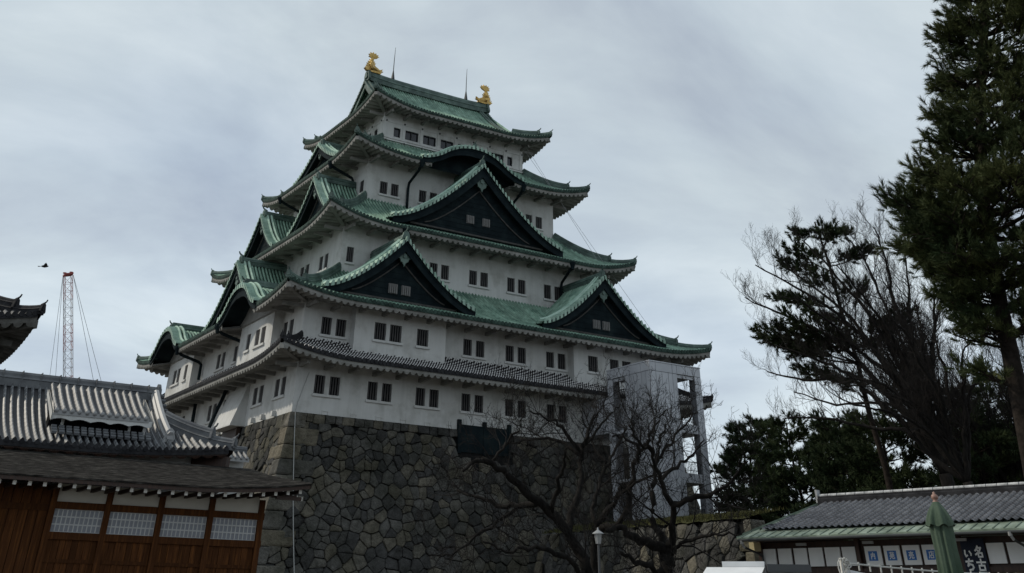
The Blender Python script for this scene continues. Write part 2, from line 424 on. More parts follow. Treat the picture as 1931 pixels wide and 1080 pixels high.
# ------------------------------------------------------------------ tiled roofs
PROF = [(0.0, 0.0), (0.045, 0.075), (0.10, 0.105), (0.155, 0.075), (0.20, 0.0), (0.265, -0.018)]
PROF_N = [(0.0, 0.0), (0.03, 0.075), (0.072, 0.105), (0.115, 0.075), (0.145, 0.0), (0.24, -0.03)]
class Side:
    """one slope of a hipped roof: eave line through O along a (half length A), going inward along b"""
    def __init__(s, O, a, b, A, W, zf, hip_gable=None, gap=None, A2=None):
        s.O, s.a, s.b, s.A, s.W, s.zf = V3(*O), V3(*a), V3(*b), A, W, zf
        s.hg, s.gap = hip_gable, gap or []
    def dmax(s, x):
        t = np.maximum(s.A - np.abs(x), 0)
        if s.hg is not None:
            return np.where(t >= s.hg, s.W, t)
        return np.minimum(s.W, t)
    def dmin(s, x):
        d = np.zeros_like(x)
        for (c, h, dd) in s.gap:
            d = np.where(np.abs(x - c) < h, dd, d)
        return d
    def pt(s, x, d, dz=0.0):
        x, d, dz = np.broadcast_arrays(np.asarray(x, float), np.asarray(d, float), np.asarray(dz, float))
        z = s.zf(d, s.A - np.abs(x)) + dz
        return s.O + x[..., None] * s.a + d[..., None] * s.b + z[..., None] * V3(0, 0, 1)

def tile_side(mb, S, pitch=0.33, rows=9, rowlen=0.3, scale=1.0, discs=True, fb=None, band=0.16, prof=PROF):
    fb = fb or mb
    n = int(2 * S.A / pitch)
    x0 = -n * pitch / 2
    xs, hs, us = [], [], []
    for i in range(n):
        for (u, h) in prof:
            xs.append(x0 + (i + u / 0.33) * pitch); hs.append(h * scale); us.append(i + u / 0.33)
    xs, hs, us = map(np.array, (xs, hs, us))
    dm, d0 = S.dmax(xs), S.dmin(xs)
    tt = np.linspace(0, 1, rows + 1)
    D = d0[:, None] + (np.maximum(dm - d0, 0))[:, None] * tt[None, :]
    P = S.pt(xs[:, None], D, hs[:, None])
    UV = np.stack([np.broadcast_to(us[:, None], D.shape), D / rowlen + 0.5 * (np.floor(us)[:, None] % 2)], -1)
    # split where a gap begins, so that no face bridges it
    cut = [0] + [i + 1 for i in range(len(xs) - 1) if (d0[i] != d0[i + 1])] + [len(xs)]
    for a, b in zip(cut[:-1], cut[1:]):
        if b - a > 1: mb.grid(P[a:b], UV[a:b], flip=False)
    # eave front: band below the tiles and the round tile ends
    ok = d0 == 0
    F = np.stack([S.pt(xs, 0 * xs, hs * .9), S.pt(xs, 0 * xs, -band)], 1)
    for a, b in zip(cut[:-1], cut[1:]):
        if ok[a] and b - a > 1: fb.grid(F[a:b])
    if discs:
        for i in range(n):
            xc = x0 + (i + prof[2][0] / .33) * pitch
            if S.dmin(np.array([xc]))[0] > 0: continue
            c = S.pt(xc, -0.03, 0.0)
            r = (0.115 if prof is PROF else .085) * scale
            th = np.arange(8) / 8 * 2 * np.pi
            ring = c + r * (np.cos(th)[:, None] * S.a + np.sin(th)[:, None] * V3(0, 0, 1))
            fb.add(np.concatenate([ring, ring + 0.08 * S.b]), [tuple(range(8))] + [(k, 8 + k, 8 + (k + 1) % 8, (k + 1) % 8) for k in range(8)])

RAF = [(0.0, 0.0), (0.07, -0.13), (0.17, -0.19), (0.29, -0.19), (0.39, -0.13), (0.46, 0.0)]
def eave_side(mb, S, depth, slope=0.22, pitch=0.54, fascia=0.26, raf=1.0):
    """plastered fascia, rounded rafters and soffit under the tiles"""
    n = int(2 * S.A / pitch); x0 = -n * pitch / 2
    xs, hs = [], []
    for i in range(n):
        for (u, h) in RAF:
            xs.append(x0 + (i + u / 0.54) * pitch); hs.append(h * raf)
    xs, hs = np.array(xs), np.array(hs)
    dm = np.minimum(depth, np.maximum(S.A - np.abs(xs), 0)); d0 = S.dmin(xs)
    tt = np.linspace(0, 1, 4)
    t = S.A - np.abs(xs)
    ze = S.zf(0 * xs, t)
    D = 0.1 + np.maximum(dm - 0.1, 0)[:, None] * tt
    lift0 = ze - S.zf(0.0, 1e3)
    Z = S.zf(0.0, 1e3) + lift0[:, None] * np.maximum(0, 1 - D / (depth * 1.4)) - 0.12 - fascia + slope * D + hs[:, None]
    P = S.O + xs[:, None, None] * S.a + D[..., None] * S.b + Z[..., None] * V3(0, 0, 1)
    F = np.stack([S.O + xs[:, None] * S.a + 0.06 * S.b + (ze - 0.12)[:, None] * V3(0, 0, 1),
                  S.O + xs[:, None] * S.a + 0.06 * S.b + (ze - 0.12 - fascia)[:, None] * V3(0, 0, 1), P[:, 0]], 1)
    T = np.stack([S.O + xs[:, None] * S.a + 0.06 * S.b + (ze - 0.12)[:, None] * V3(0, 0, 1), S.O + xs[:, None] * S.a + 0.3 * S.b + (ze - 0.10)[:, None] * V3(0, 0, 1)], 1)
    cut = [0] + [i + 1 for i in range(len(xs) - 1) if (d0[i] != d0[i + 1])] + [len(xs)]
    for a, b in zip(cut[:-1], cut[1:]):
        if d0[a] == 0 and b - a > 1:
            mb.grid(P[a:b], flip=True); mb.grid(F[a:b])

RIDGE = lambda w_, h: [(-w_, -0.15), (-w_, 0.3 * h), (-1.15 * w_, 0.36 * h), (-0.8 * w_, 0.55 * h), (-0.75 * w_, 0.78 * h), (-0.35 * w_, h), (0.35 * w_, h), (0.75 * w_, 0.78 * h), (0.8 * w_, 0.55 * h), (1.15 * w_, 0.36 * h), (w_, 0.3 * h), (w_, -0.15)]

def ornament(mb, pos, outv, s=1.0, spike=True):
    """demon-faced end tile: arched plate with shoulders, a boss and a rising spike"""
    pos = V3(*pos); o = V3(*outv); o[2] = 0; o /= np.linalg.norm(o)
    sd_ = np.cross(o, V3(0, 0, 1))
    def fn(v):
        return pos + v[:, 0, None] * sd_ + v[:, 1, None] * o + v[:, 2, None] * V3(0, 0, 1)
    poly = [(-.38, -.25), (-.5, -.1), (-.42, .2), (-.34, .42), (-.3, .62), (-.12, .78), (0, .84), (.12, .78), (.3, .62), (.34, .42), (.42, .2), (.5, -.1), (.38, -.25)]
    mb.prism([(x * s, z * s) for x, z in poly], -0.12 * s, 0.1 * s, fn)
    mb.prism([(x * s * .55, (z * .55 + .12) * s) for x, z in poly], 0.1 * s, 0.2 * s, fn)
    if spike:
        pts = fn(np.array([(0, -.35 * s, .62 * s), (0, 0.0, .76 * s), (0, .22 * s, .9 * s), (0, .34 * s, 1.12 * s)]))
        mb.tube(pts, [.1 * s, .1 * s, .085 * s, .07 * s], 7)

def hip_ridges(mb, corners_pts, s=1.0):
    for path in corners_pts:
        path = np.asarray(path)
        mb.sweep(path, RIDGE(0.2 * s, 0.36 * s))
        k = max(2, int(len(path) * 0.32))
        up_ = path[k:].copy(); up_[:, 2] += 0.3 * s
        mb.sweep(up_, RIDGE(0.17 * s, 0.34 * s))
        ornament(mb, up_[0] + V3(0, 0, -0.05), path[0] - path[k], 0.62 * s)
        ornament(mb, path[0] + V3(0, 0, 0.03), path[0] - path[k], 0.52 * s)

def hip_path(cx, cy, sx, sy, zf, W, n=14, dz=0.05):
    d = np.linspace(0.0, W, n)
    z = np.array([zf(x, x) for x in d]) + dz
    return np.stack([cx + sx * d, cy + sy * d, z], 1)

def make_zf(zb, H, W, lift, Lc=6.5, a=0.55):
    def zf(d, t):
        d = np.asarray(d, float); t = np.asarray(t, float)
        q = d / W
        return zb + H * (a * q + (1 - a) * q * q) + lift * np.maximum(0, 1 - t / Lc) ** 2.2 * np.maximum(0, 1 - q * 1.1)
    return zf

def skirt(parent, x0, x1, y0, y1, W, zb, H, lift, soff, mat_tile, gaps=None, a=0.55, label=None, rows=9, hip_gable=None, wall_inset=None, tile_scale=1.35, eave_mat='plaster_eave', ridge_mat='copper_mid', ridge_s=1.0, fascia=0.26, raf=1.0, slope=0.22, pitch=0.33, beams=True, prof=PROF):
    """hipped skirt roof round the rectangle; gives the roof part and the slope function"""
    zf = make_zf(zb, H, W, lift, a=a)
    gaps = gaps or {}
    cx, cy = (x0 + x1) / 2, (y0 + y1) / 2
    A, B = (x1 - x0) / 2, (y1 - y0) / 2
    hg = hip_gable
    sides = {
        'S': Side((cx, y0, 0), (1, 0, 0), (0, 1, 0), A, W, zf, hg, gaps.get('S')),
        'N': Side((cx, y1, 0), (-1, 0, 0), (0, -1, 0), A, W, zf, hg, None),
        'E': Side((x1, cy, 0), (0, 1, 0), (-1, 0, 0), B, hg if hg else W, zf, None, None),
        'W': Side((x0, cy, 0), (0, -1, 0), (1, 0, 0), B, hg if hg else W, zf, None, gaps.get('W')),
    }
    t_, e_, f_ = MB(), MB(), MB()
    for S in sides.values():
        tile_side(t_, S, rows=rows, scale=tile_scale, pitch=pitch, fb=f_, band=.2, prof=prof)
        eave_side(e_, S, soff, slope=slope, fascia=fascia, raf=raf)
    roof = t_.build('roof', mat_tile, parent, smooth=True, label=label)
    f_.build('tile_end_row', {'copper': 'copper_dark2'}.get(mat_tile, 'tile_end'), roof)
    # corner beams and bracket arms under the eaves
    for (px, py, sx, sy) in ((x0, y0, 1, 1), (x1, y0, -1, 1), (x0, y1, 1, -1), (x1, y1, -1, -1)):
        z0c = float(zf(0.0, 0.0)) - 0.42
        p = np.array([(px + sx * d, py + sy * d, z0c + (zb - 0.45 + slope * soff - z0c) * (d / soff)) for d in np.linspace(0.12, soff, 5)])
        e_.sweep(p, [(-.17, -.26), (.17, -.26), (.17, .1), (-.17, .1)])
    if beams:
        zp = zb - 0.12 - fascia + slope * soff * 0.62 - 0.2
        for S in sides.values():
            nb = int((2 * S.A - 2 * soff) / 1.97)
            for i in range(nb + 1):
                x = -S.A + soff + 0.2 + i * (2 * S.A - 2 * soff - 0.4) / max(nb, 1)
                if any(abs(x - c) < h for (c, h, dd) in S.gap): continue
                c = S.O + x * S.a + (soff * 0.72) * S.b + V3(0, 0, zp - 0.17)
                e_.obox(c, 0.11 * S.a, 0.38 * soff * S.b, V3(0, 0, 0.13))
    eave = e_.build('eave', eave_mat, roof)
    d_hip = hg if hg else W
    for args in ((x0, y0, 1, 1), (x1, y0, -1, 1), (x0, y1, 1, -1), (x1, y1, -1, -1)):
        r_ = MB(); hip_ridges(r_, [hip_path(*args, zf, d_hip)], ridge_s)
        r_.build('hip_ridge', ridge_mat, roof)
    return roof, zf, sides

# ------------------------------------------------------------------ walls with window openings
def wall_face(mb, O, a, nrm, W_, z0, z1, holes, depth=0.24):
    """rectangle O + u*a, z0..z1, cut by holes (u0, u1, za, zb) with reveals going inward"""
    O, a, nrm = V3(*O), V3(*a), V3(*nrm)
    us = sorted({0.0, W_} | {h[0] for h in holes} | {h[1] for h in holes})
    zs = sorted({z0, z1} | {h[2] for h in holes} | {h[3] for h in holes})
    P = lambda u, z, d=0.0: O + u * a - d * nrm + V3(0, 0, z)
    for i in range(len(us) - 1):
        for j in range(len(zs) - 1):
            uc, zc = (us[i] + us[i + 1]) / 2, (zs[j] + zs[j + 1]) / 2
            if any(h[0] < uc < h[1] and h[2] < zc < h[3] for h in holes): continue
            mb.add([P(us[i], zs[j]), P(us[i + 1], zs[j]), P(us[i + 1], zs[j + 1]), P(us[i], zs[j + 1])], [(0, 1, 2, 3)])
    for (u0, u1, za, zb) in holes:
        c = [(u0, za), (u1, za), (u1, zb), (u0, zb)]
        for k in range(4):
            p, q = c[k], c[(k + 1) % 4]
            mb.add([P(*q), P(*p), P(*p, depth), P(*q, depth)], [(0, 1, 2, 3)])

_win = {}
def win_mesh(w_, h, style):
    key = (round(w_, 2), round(h, 2), style)
    if key in _win: return _win[key]
    m = MB()
    if style == 'bars':
        n = 5 if w_ > 0.9 else 4
        for i in range(n):
            x = -w_ / 2 + (i + 0.5) * w_ / n
            m.box((x - 0.045, 0.05, 0), (x + 0.045, 0.13, h))
        fr = m.mesh('window', 'bar_grey')
    else:
        t = 0.06
        m.box((-w_ / 2, 0.06, 0), (-w_ / 2 + t, 0.14, h)); m.box((w_ / 2 - t, 0.06, 0), (w_ / 2, 0.14, h))
        m.box((-w_ / 2 + t, 0.06, 0), (w_ / 2 - t, 0.14, t)); m.box((-w_ / 2 + t, 0.06, h - t), (w_ / 2 - t, 0.14, h))
        if w_ > 1: m.box((-t / 2, 0.07, t), (t / 2, 0.135, h - t))
        fr = m.mesh('window', 'iron')
    p = MB(); p.box((-w_ / 2 - .01, 0.2, -.01), (w_ / 2 + .01, 0.26, h + .01))
    pane = p.mesh('pane', 'dark_glass' if style != 'bars' else 'void')
    _win[key] = (fr, pane)
    return _win[key]
_sill = {}
def window(parent, face, u, plane, z, w_, h, style='bars', sill=None):
    fr, pn = win_mesh(w_, h, style)
    if face == 'S':
        loc, rot = (u, plane, z), 0
    else:
        loc, rot = (plane, u, z), -math.pi / 2
    o = link('window', fr, parent, None, loc, rot)
    c = bpy.data.objects.new('pane', pn); COL.objects.link(c); c.parent = o
    if sill:
        k = (round(sill[0], 2), round(sill[1], 2))
        if k not in _sill:
            m = MB(); m.box((sill[0], -0.13, -0.16), (sill[1], 0.02, 0.0)); _sill[k] = m.mesh('window_sill', 'plaster')
        s = bpy.data.objects.new('window_sill', _sill[k]); COL.objects.link(s); s.parent = o

# ------------------------------------------------------------------ gables
def chidori(parent, roof, face, c, plane, hw, zfoot, zapex, depth, curve='gable', label=None, windows=0, board=0.85, wall_in=0.75, ridge_h=0.5, tile_mat='copper', wall_mat='copper_dark', name='gable', flare=0.0, wall_drop=0.38, win_z=1.0, boardmat='copper_dark'):
    """a gable dormer whose verge lies in the given plane: roof tiles, verge, bargeboard, gable wall, ridge"""
    if face == 'S':
        def fn(v): v = np.asarray(v, float).reshape(-1, 3); return np.stack([c + v[:, 0], plane + v[:, 1], v[:, 2]], 1)
        outv, av, bv = V3(0, -1, 0), V3(1, 0, 0), V3(0, 1, 0)
    else:
        def fn(v): v = np.asarray(v, float).reshape(-1, 3); return np.stack([plane + v[:, 1], c - v[:, 0], v[:, 2]], 1)
        outv, av, bv = V3(-1, 0, 0), V3(0, -1, 0), V3(1, 0, 0)
    Hh = zapex - zfoot
    if curve == 'gable':
        zc = lambda s: zfoot + Hh * (1 - np.minimum(np.abs(s) / hw, 1)) ** 1.5 + flare * np.maximum(0, np.abs(s) / hw - .8) ** 2
    else:
        def zc(s):
            r = np.minimum(np.abs(s) / hw, 1)
            bell = np.where(r < .62, 1 - 0.62 * (r / .62) ** 2.2, 0.38 * ((1 - np.minimum(r, 1)) / .38) ** 1.7)
            return zfoot + Hh * bell
    ns = 18
    ss = np.concatenate([np.linspace(-hw, 0, ns), np.linspace(0, hw, ns)[1:]])
    gfn = lambda S_, D_, Z_: fn(np.stack(np.broadcast_arrays(S_, D_, Z_), -1).reshape(-1, 3)).reshape(*np.broadcast(S_, D_, Z_).shape, 3)
    ridge_off = 0.30
    # slope tiles: cover rolls run down the slope, so the profile goes along the depth
    t_ = MB()
    nr = int((depth - 0.9) / 0.33)
    ds, hs, us = [], [], []
    for i in range(nr):
        for (u, h) in PROF:
            ds.append(0.9 + i * 0.33 + u); hs.append(h); us.append(i + u / 0.33)
    ds, hs, us = map(np.array, (ds, hs, us))
    P = gfn(ss[None, :], ds[:, None], zc(ss)[None, :] + ridge_off + hs[:, None])
    UV = np.stack(np.broadcast_arrays(us[:, None], np.abs(ss)[None, :] / .3), -1)
    t_.grid(P, UV, flip=True)
    gab = t_.build(name, tile_mat, parent, smooth=True, label=label)
    # verge: short tiles across, two long rolls behind them
    v_ = MB()
    arc = np.concatenate([[0], np.cumsum(np.hypot(np.diff(ss), np.diff(zc(ss))))])
    nv = int(arc[-1] / 0.46)
    xs, hh, vu = [], [], []
    for i in range(nv):
        for (u, h) in PROF:
            xs.append((i + u / .33) * arc[-1] / nv); hh.append(h * 1.9); vu.append(i + u / .33)
    sx = np.interp(xs, arc, ss); hh = np.array(hh)
    dd = np.array([-0.14, -0.14, 0.2, 0.55])
    hz_ = np.array([-1.0, 0.0, 0.0, 0.05])
    Z = zc(sx)[:, None] + ridge_off + np.where(hz_[None, :] < 0, -0.16, hh[:, None] + 0.06 + hz_[None, :])
    v_.grid(gfn(sx[:, None], dd[None, :], Z), np.stack(np.broadcast_arrays(np.array(vu)[:, None], np.array([.5, .5, .5, .5])[None, :]), -1), flip=False)
    for dq, rr, off in ((0.56, 0.12, 0.27), (0.95, 0.13, 0.30)):
        for sg in (-1, 1):
            sp_ = np.linspace(0.15, hw * (0.99 if dq < .6 else .93), 16) * sg
            v_.tube(fn(np.stack([sp_, np.full(16, dq), zc(sp_) + ridge_off + off], 1)), rr, 6)
            if curve == 'gable':
                ornament(v_, fn([(sp_[-1], dq, zc(sp_[-1]) + ridge_off + .1)])[0], (sg * av), 0.36)
    v_.build('verge', 'copper_light', gab)
    # bargeboard and its soffit
    b_ = MB()
    taper = lambda s: board * (1 - 0.45 * np.abs(s) / hw)
    zt = zc(ss) + ridge_off - 0.14
    lo = zt - taper(ss)
    b_.grid(gfn(ss[:, None], np.array([0.04, 0.04, 0.16, 0.16])[None, :], np.stack([zt, lo, lo, zt - .05], 1)), flip=False)
    b_.grid(gfn(ss[:, None], np.array([0.16, wall_in + .05])[None, :], np.stack([zt - .12, zt - .12], 1)))
    # second, inner moulding on the board
    b_.grid(gfn(ss[:, None], np.array([0.0, 0.0, 0.04])[None, :], np.stack([zt, zt - .28 * taper(ss), zt - .28 * taper(ss)], 1)), flip=False)
    b_.build('bargeboard', boardmat, gab)
    # gable wall
    w_ = MB()
    zb_ = zfoot - wall_drop
    top = zc(ss) + ridge_off - 0.2
    w_.grid(gfn(ss[:, None], np.array([wall_in, wall_in])[None, :], np.stack([top, np.full_like(ss, zb_)], 1)), flip=False)
    if curve == 'gable':
        k = hw * 0.62                                     # raised inner frame under the board
        si = np.concatenate([np.linspace(-k, 0, 12), np.linspace(0, k, 12)[1:]])
        zi = zfoot + 0.42 + (Hh * 0.62) * (1 - np.abs(si) / k) ** 1.35
        pth = fn(np.stack([si, np.full_like(si, wall_in - .06), zi], 1))
        zq = zfoot + .55
        while zq < zapex - .9:                            # horizontal seams of the copper sheets
            hwq = hw * (1 - ((zq - zfoot) / Hh) ** (1 / 1.5)) * .93
            w_.obox(fn([(0, wall_in - .012, zq)])[0], av * hwq, bv * .012, V3(0, 0, .016)); zq += .42
    gwall = w_.build('gable_wall', wall_mat, gab)
    if curve == 'gable':
        w_ = MB()
        w_.sweep(pth, [(-.05, -.05), (.05, -.05), (.05, .05), (-.05, .05)])
        w_.obox(fn([(0, wall_in - .1, zfoot + .12)])[0], av * hw * .78, bv * .1, V3(0, 0, .07))
        w_.build('moulding', 'gable_trim', gwall)
    if curve == 'gable':
        q_ = MB()                                         # carved pendant under the peak
        s0 = min(1.0, Hh / 5.5)
        def f2(v): v = np.asarray(v, float); return fn(np.stack([v[:, 0], v[:, 1], v[:, 2] + zapex + ridge_off - 0.25 - board], 1))
        poly = [(-.2, .25), (-.35, 0), (-.75, -.15), (-.8, -.42), (-.5, -.5), (-.42, -.75), (-.15, -.9), (0, -1.25), (.15, -.9), (.42, -.75), (.5, -.5), (.8, -.42), (.75, -.15), (.35, 0), (.2, .25)]
        q_.prism([(x * s0, z * s0) for x, z in poly], 0.2, 0.34, f2)
        th = np.arange(10) / 10 * 2 * np.pi
        q_.prism([(.2 * s0 * math.cos(a_), (.2 * math.sin(a_) - .25) * s0) for a_ in th], 0.12, 0.2, f2)
        q_.build('pendant', 'copper_mid', gab)
    for i in range(windows):
        m = MB(); n = 4
        xc = (i - (windows - 1) / 2) * win_sp[0]
        for j in range(n):
            x = xc - .27 + j * .18
            m.obox(fn([(x, wall_in - .1, zfoot + win_z)])[0], av * .05, bv * .04, V3(0, 0, .34))
        m.obox(fn([(xc, wall_in - .03, zfoot + win_z)])[0], av * .4, bv * .02, V3(0, 0, .36))
        m.build('gable_window', 'bar_grey' if False else 'gable_bar', gab)
    # ridge with its end ornament
    r_ = MB()
    zr = zapex + ridge_off
    pth = np.array([fn([(0, d, zr)])[0] for d in np.linspace(0.35, depth, 8)])
    r_.sweep(pth, RIDGE(0.24, ridge_h))
    ornament(r_, fn([(0, 0.25, zr + 0.05)])[0], outv, 0.8 if curve == 'gable' else 0.7)
    r_.build('ridge', 'copper_mid', gab)
    return gab
mat('gable_trim', (0.045, 0.044, 0.042), (0.085, 0.082, 0.078), scale=2, rough=0.8, spec=0.1)
mat('gable_bar', (0.15, 0.147, 0.143), rough=0.8)
win_sp = [1.0]

# ------------------------------------------------------------------ stone walls
def clip(poly, p, q):
    """keep the side of poly nearer p than q"""
    mx, my = (p[0] + q[0]) / 2, (p[1] + q[1]) / 2
    dx_, dy_ = q[0] - p[0], q[1] - p[1]
    o = []
    k = len(poly)
    for i in range(k):
        a, b = poly[i], poly[(i + 1) % k]
        sa = (a[0] - mx) * dx_ + (a[1] - my) * dy_
        sb = (b[0] - mx) * dx_ + (b[1] - my) * dy_
        if sa <= 0: o.append(a)
        if (sa < 0 < sb) or (sb < 0 < sa):
            t = sa / (sa - sb)
            o.append((a[0] + t * (b[0] - a[0]), a[1] + t * (b[1] - a[1])))
    return o
def V2(rg, k): return np.array([rg.uniform(-k, k), rg.uniform(-k, k)])
def stones(mb, mapfn, Lw, Hw, cell, seed, top_course=0.55, skip=None, bulge=0.10):
    """rubble masonry: one pillow-shaped stone for each cell of a jittered pattern (u along, h down)"""
    rg = random.Random(seed)
    nx, ny = max(2, int(Lw / cell)), max(2, int((Hw - top_course) / (cell * 0.82)))
    cx, cy = Lw / nx, (Hw - top_course) / ny
    pts = {}
    for j in range(-1, ny + 1):
        for i in range(-1, nx + 1):
            jx, jy = rg.uniform(-.36, .36), rg.uniform(-.36, .36)
            if j < 0 or j >= ny: jy = 0
            if i < 0 or i >= nx: jx = 0
            pts[i, j] = ((i + .5 + jx + (0.25 if j % 2 else -.25)) * cx, top_course + (j + .5 + jy) * cy)
    for k_ in list(pts):
        if rg.random() < .38 and 0 <= k_[0] < nx and 0 <= k_[1] < ny:
            a_ = rg.uniform(0, 6.28); pts[k_[0] + .5, k_[1] + .5] = (pts[k_][0] + .55 * cx * math.cos(a_), pts[k_][1] + .55 * cy * math.sin(a_))
    from collections import defaultdict
    bins = defaultdict(list)
    for v_ in pts.values(): bins[int(v_[0] // cell), int(v_[1] // cell)].append(v_)
    def near(i, j, p):
        bi, bj = int(p[0] // cell), int(p[1] // cell)
        o_ = [v_ for a_ in range(-3, 4) for b_ in range(-3, 4) for v_ in bins.get((bi + a_, bj + b_), ()) if v_ is not p]
        o_.sort(key=lambda v_: (v_[0] - p[0]) ** 2 + (v_[1] - p[1]) ** 2)
        return o_[:26]
    polys = []
    for (i, j) in list(pts):
        if 0 <= i < nx and 0 <= j < ny:
            p = pts[i, j]
            poly = [(0, top_course), (Lw, top_course), (Lw, Hw), (0, Hw)]
            for q_ in near(i, j, p):
                poly = clip(poly, p, q_)
                if len(poly) < 3: break
            if len(poly) >= 3: polys.append(poly)
    if top_course > 0:                                    # dressed stones along the top
        x = 0.0
        while x < Lw - 0.05:
            w_ = min(rg.uniform(.5, 1.05), Lw - x)
            polys.append([(x, 0), (x + w_, 0), (x + w_, top_course + rg.uniform(-.04, .1)), (x, top_course + rg.uniform(-.04, .1))])
            x += w_
    for poly in polys:
        P = np.array(poly); c = P.mean(0)
        if skip and skip(c): continue
        size = math.sqrt(max(0.01, abs(0.5 * np.sum(P[:, 0] * np.roll(P[:, 1], -1) - np.roll(P[:, 0], -1) * P[:, 1]))))
        # soften the corners
        Q = []
        for i in range(len(P)):
            a, b = P[i], P[(i + 1) % len(P)]
            e_ = rg.uniform(.05, .13)
            Q += [a + e_ * (b - a) + V2(rg, .012), a + .5 * (b - a) + V2(rg, .03 * size), a + (1 - e_) * (b - a) + V2(rg, .012)]
        Q = np.array(Q); n = len(Q)
        gap = min(rg.uniform(.008, .026) / size, .11)
        tx, ty = rg.uniform(-.12, .12), rg.uniform(-.12, .12)
        lift = rg.uniform(-.06, .05)
        def ring(k, out_):
            R = c + (Q - c) * k
            o_ = out_ + lift + tx * (R[:, 0] - c[0]) + ty * (R[:, 1] - c[1])
            return mapfn(R[:, 0], R[:, 1], o_)
        r0 = ring(1 - gap, -0.16); r1 = ring(1 - gap * 1.5, -0.02); r2_ = ring(.88, bulge * rg.uniform(.45, .8)); r3 = ring(.5, bulge)
        cc = mapfn(np.array([c[0]]), np.array([c[1]]), np.array([bulge * 1.05 + lift]))
        V = np.concatenate([r0, r1, r2_, r3, cc])
        F = []
        for k in range(3):
            for i in range(n):
                i2 = (i + 1) % n
                F.append((k * n + i, k * n + i2, (k + 1) * n + i2, (k + 1) * n + i))
        for i in range(n): F.append((3 * n + i, 3 * n + (i + 1) % n, 4 * n))
        mb.add(V, F)

def quoins(mb, corner, a, b, batter, z_top, H, seed, course=1.05, out=0.13, sc=1.0):
    """long and short corner stones; a and b run away from the corner along the two faces"""
    rg = random.Random(seed)
    a, b = V3(*a), V3(*b); h = 0.0; i = 0
    while h < H - .1:
        c_ = min(course * rg.uniform(.85, 1.15), H - h)
        la, lb = (2.3, 1.15) if i % 2 else (1.15, 2.3)
        la *= sc; lb *= sc; la *= rg.uniform(.85, 1.1); lb *= rg.uniform(.85, 1.1)
        V = []
        for hh in (h + .03, h + .12, h + c_ - .12, h + c_ - .02):
            ins = 0.0 if hh in (h + .12, h + c_ - .12) else -.05
            o_ = batter(hh) + out + ins
            p = V3(*corner) + V3(0, 0, z_top - hh)
            P0 = p - a * o_ - b * o_
            V += [P0, p + a * (la - batter(hh)) - b * o_, p + a * (la - batter(hh)) + b * .35, p + a * .35 + b * .35, p + b * (lb - batter(hh)) + a * .35, p - a * o_ + b * (lb - batter(hh))]
        F = []
        for k in range(3):
            for j in range(6):
                j2 = (j + 1) % 6
                F.append((k * 6 + j, k * 6 + j2, (k + 1) * 6 + j2, (k + 1) * 6 + j))
        F += [tuple(range(6)), tuple(range(23, 17, -1))]
        mb.add(V, F)
        h += c_; i += 1

# ------------------------------------------------------------------ the castle tower
LX, LY = 36.1, 32.28
castle = thing('castle_tower', 'white five-storeyed castle keep with green copper roofs on a tall stone base', 'castle', (LX / 2, LY / 2, GZ))
batter = lambda h: 0.17 * h + 0.012 * h * h
HB = -GZ
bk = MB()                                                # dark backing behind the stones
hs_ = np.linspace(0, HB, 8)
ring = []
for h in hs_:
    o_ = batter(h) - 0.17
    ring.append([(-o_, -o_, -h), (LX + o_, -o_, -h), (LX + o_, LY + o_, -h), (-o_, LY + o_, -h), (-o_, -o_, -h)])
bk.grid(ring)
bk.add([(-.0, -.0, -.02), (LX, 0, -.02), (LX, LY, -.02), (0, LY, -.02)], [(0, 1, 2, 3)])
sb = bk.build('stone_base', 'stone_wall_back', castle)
def face_S(u, h, o):
    b_ = batter(h); x = -b_ + u / LX * (LX + 2 * b_)
    return np.stack([x, -b_ - o, -h], 1)
def face_W(u, h, o):
    b_ = batter(h); y = -b_ + u / LY * (LY + 2 * b_)
    return np.stack([-b_ - o, y, -h], 1)
m = MB()
stones(m, face_S, LX, HB, 0.86, 5, skip=lambda c: (c[0] < .8) or (13.65 < c[0] < 18.4 and c[1] < 2.2))
m.build('stone_facing', 'stone', sb)
m = MB()
stones(m, face_W, LY, HB, 0.86, 9, skip=lambda c: (c[0] < .8) or (9.6 < c[0] < 13.2 and c[1] < 3.2))
m.build('stone_facing', 'stone', sb)
m = MB()
quoins(m, (0, 0, 0), (1, 0, 0), (0, 1, 0), batter, 0.0, HB, 3)
m.build('corner_stone', 'stone_quoin', sb); m = MB()
quoins(m, (LX, 0, 0), (-1, 0, 0), (0, 1, 0), batter, 0.0, HB, 4)
m.build('corner_stone', 'stone_quoin', sb)
m = MB()
for f in (lambda v: v,):
    m.obox((16.0, .55, -1.1), (2.4, 0, 0), (0, .5, 0), (0, 0, 1.15))
m.build('recess', 'void', sb)

# storeys: openings (u0, u1, z0, z1) on the two faces in view
Z1, Z2, Z3, Z4, Z5 = (1.28, 2.52), (5.25, 6.48), (12.0, 13.25), (19.45, 20.62), (26.15, 27.1)
def pair(x0, w_=0.82, gapw=0.38): return [(x0, x0 + w_), (x0 + w_ + gapw, x0 + 2 * w_ + gapw)]
S1 = []
for x in (1.48, 5.78, 9.87, 13.95, 18.03, 22.12, 26.2, 30.3): S1.append(pair(x))
W1 = [pair(1.82), pair(6.15), [(14.0, 14.82)], pair(16.45), [(21.72, 22.5)], pair(24.65)]
S2w = [pair(1.50), pair(13.95), pair(18.03), pair(22.12), pair(32.6)]
W2w = [pair(1.80), [(13.5, 14.3)], pair(16.4)]
S2a = [[(1.66, 2.66), (2.98, 4.0)], [(5.36, 6.38)]]        # near bay, measured from its own edge
S2b = [[(1.52, 2.56)], [(3.88, 4.86), (5.24, 6.24)]]
W2a = [pair(1.42, .88, .34), [(4.58, 5.4)]]
W2b = [[(1.32, 2.1)], pair(3.3, .84, .34)]
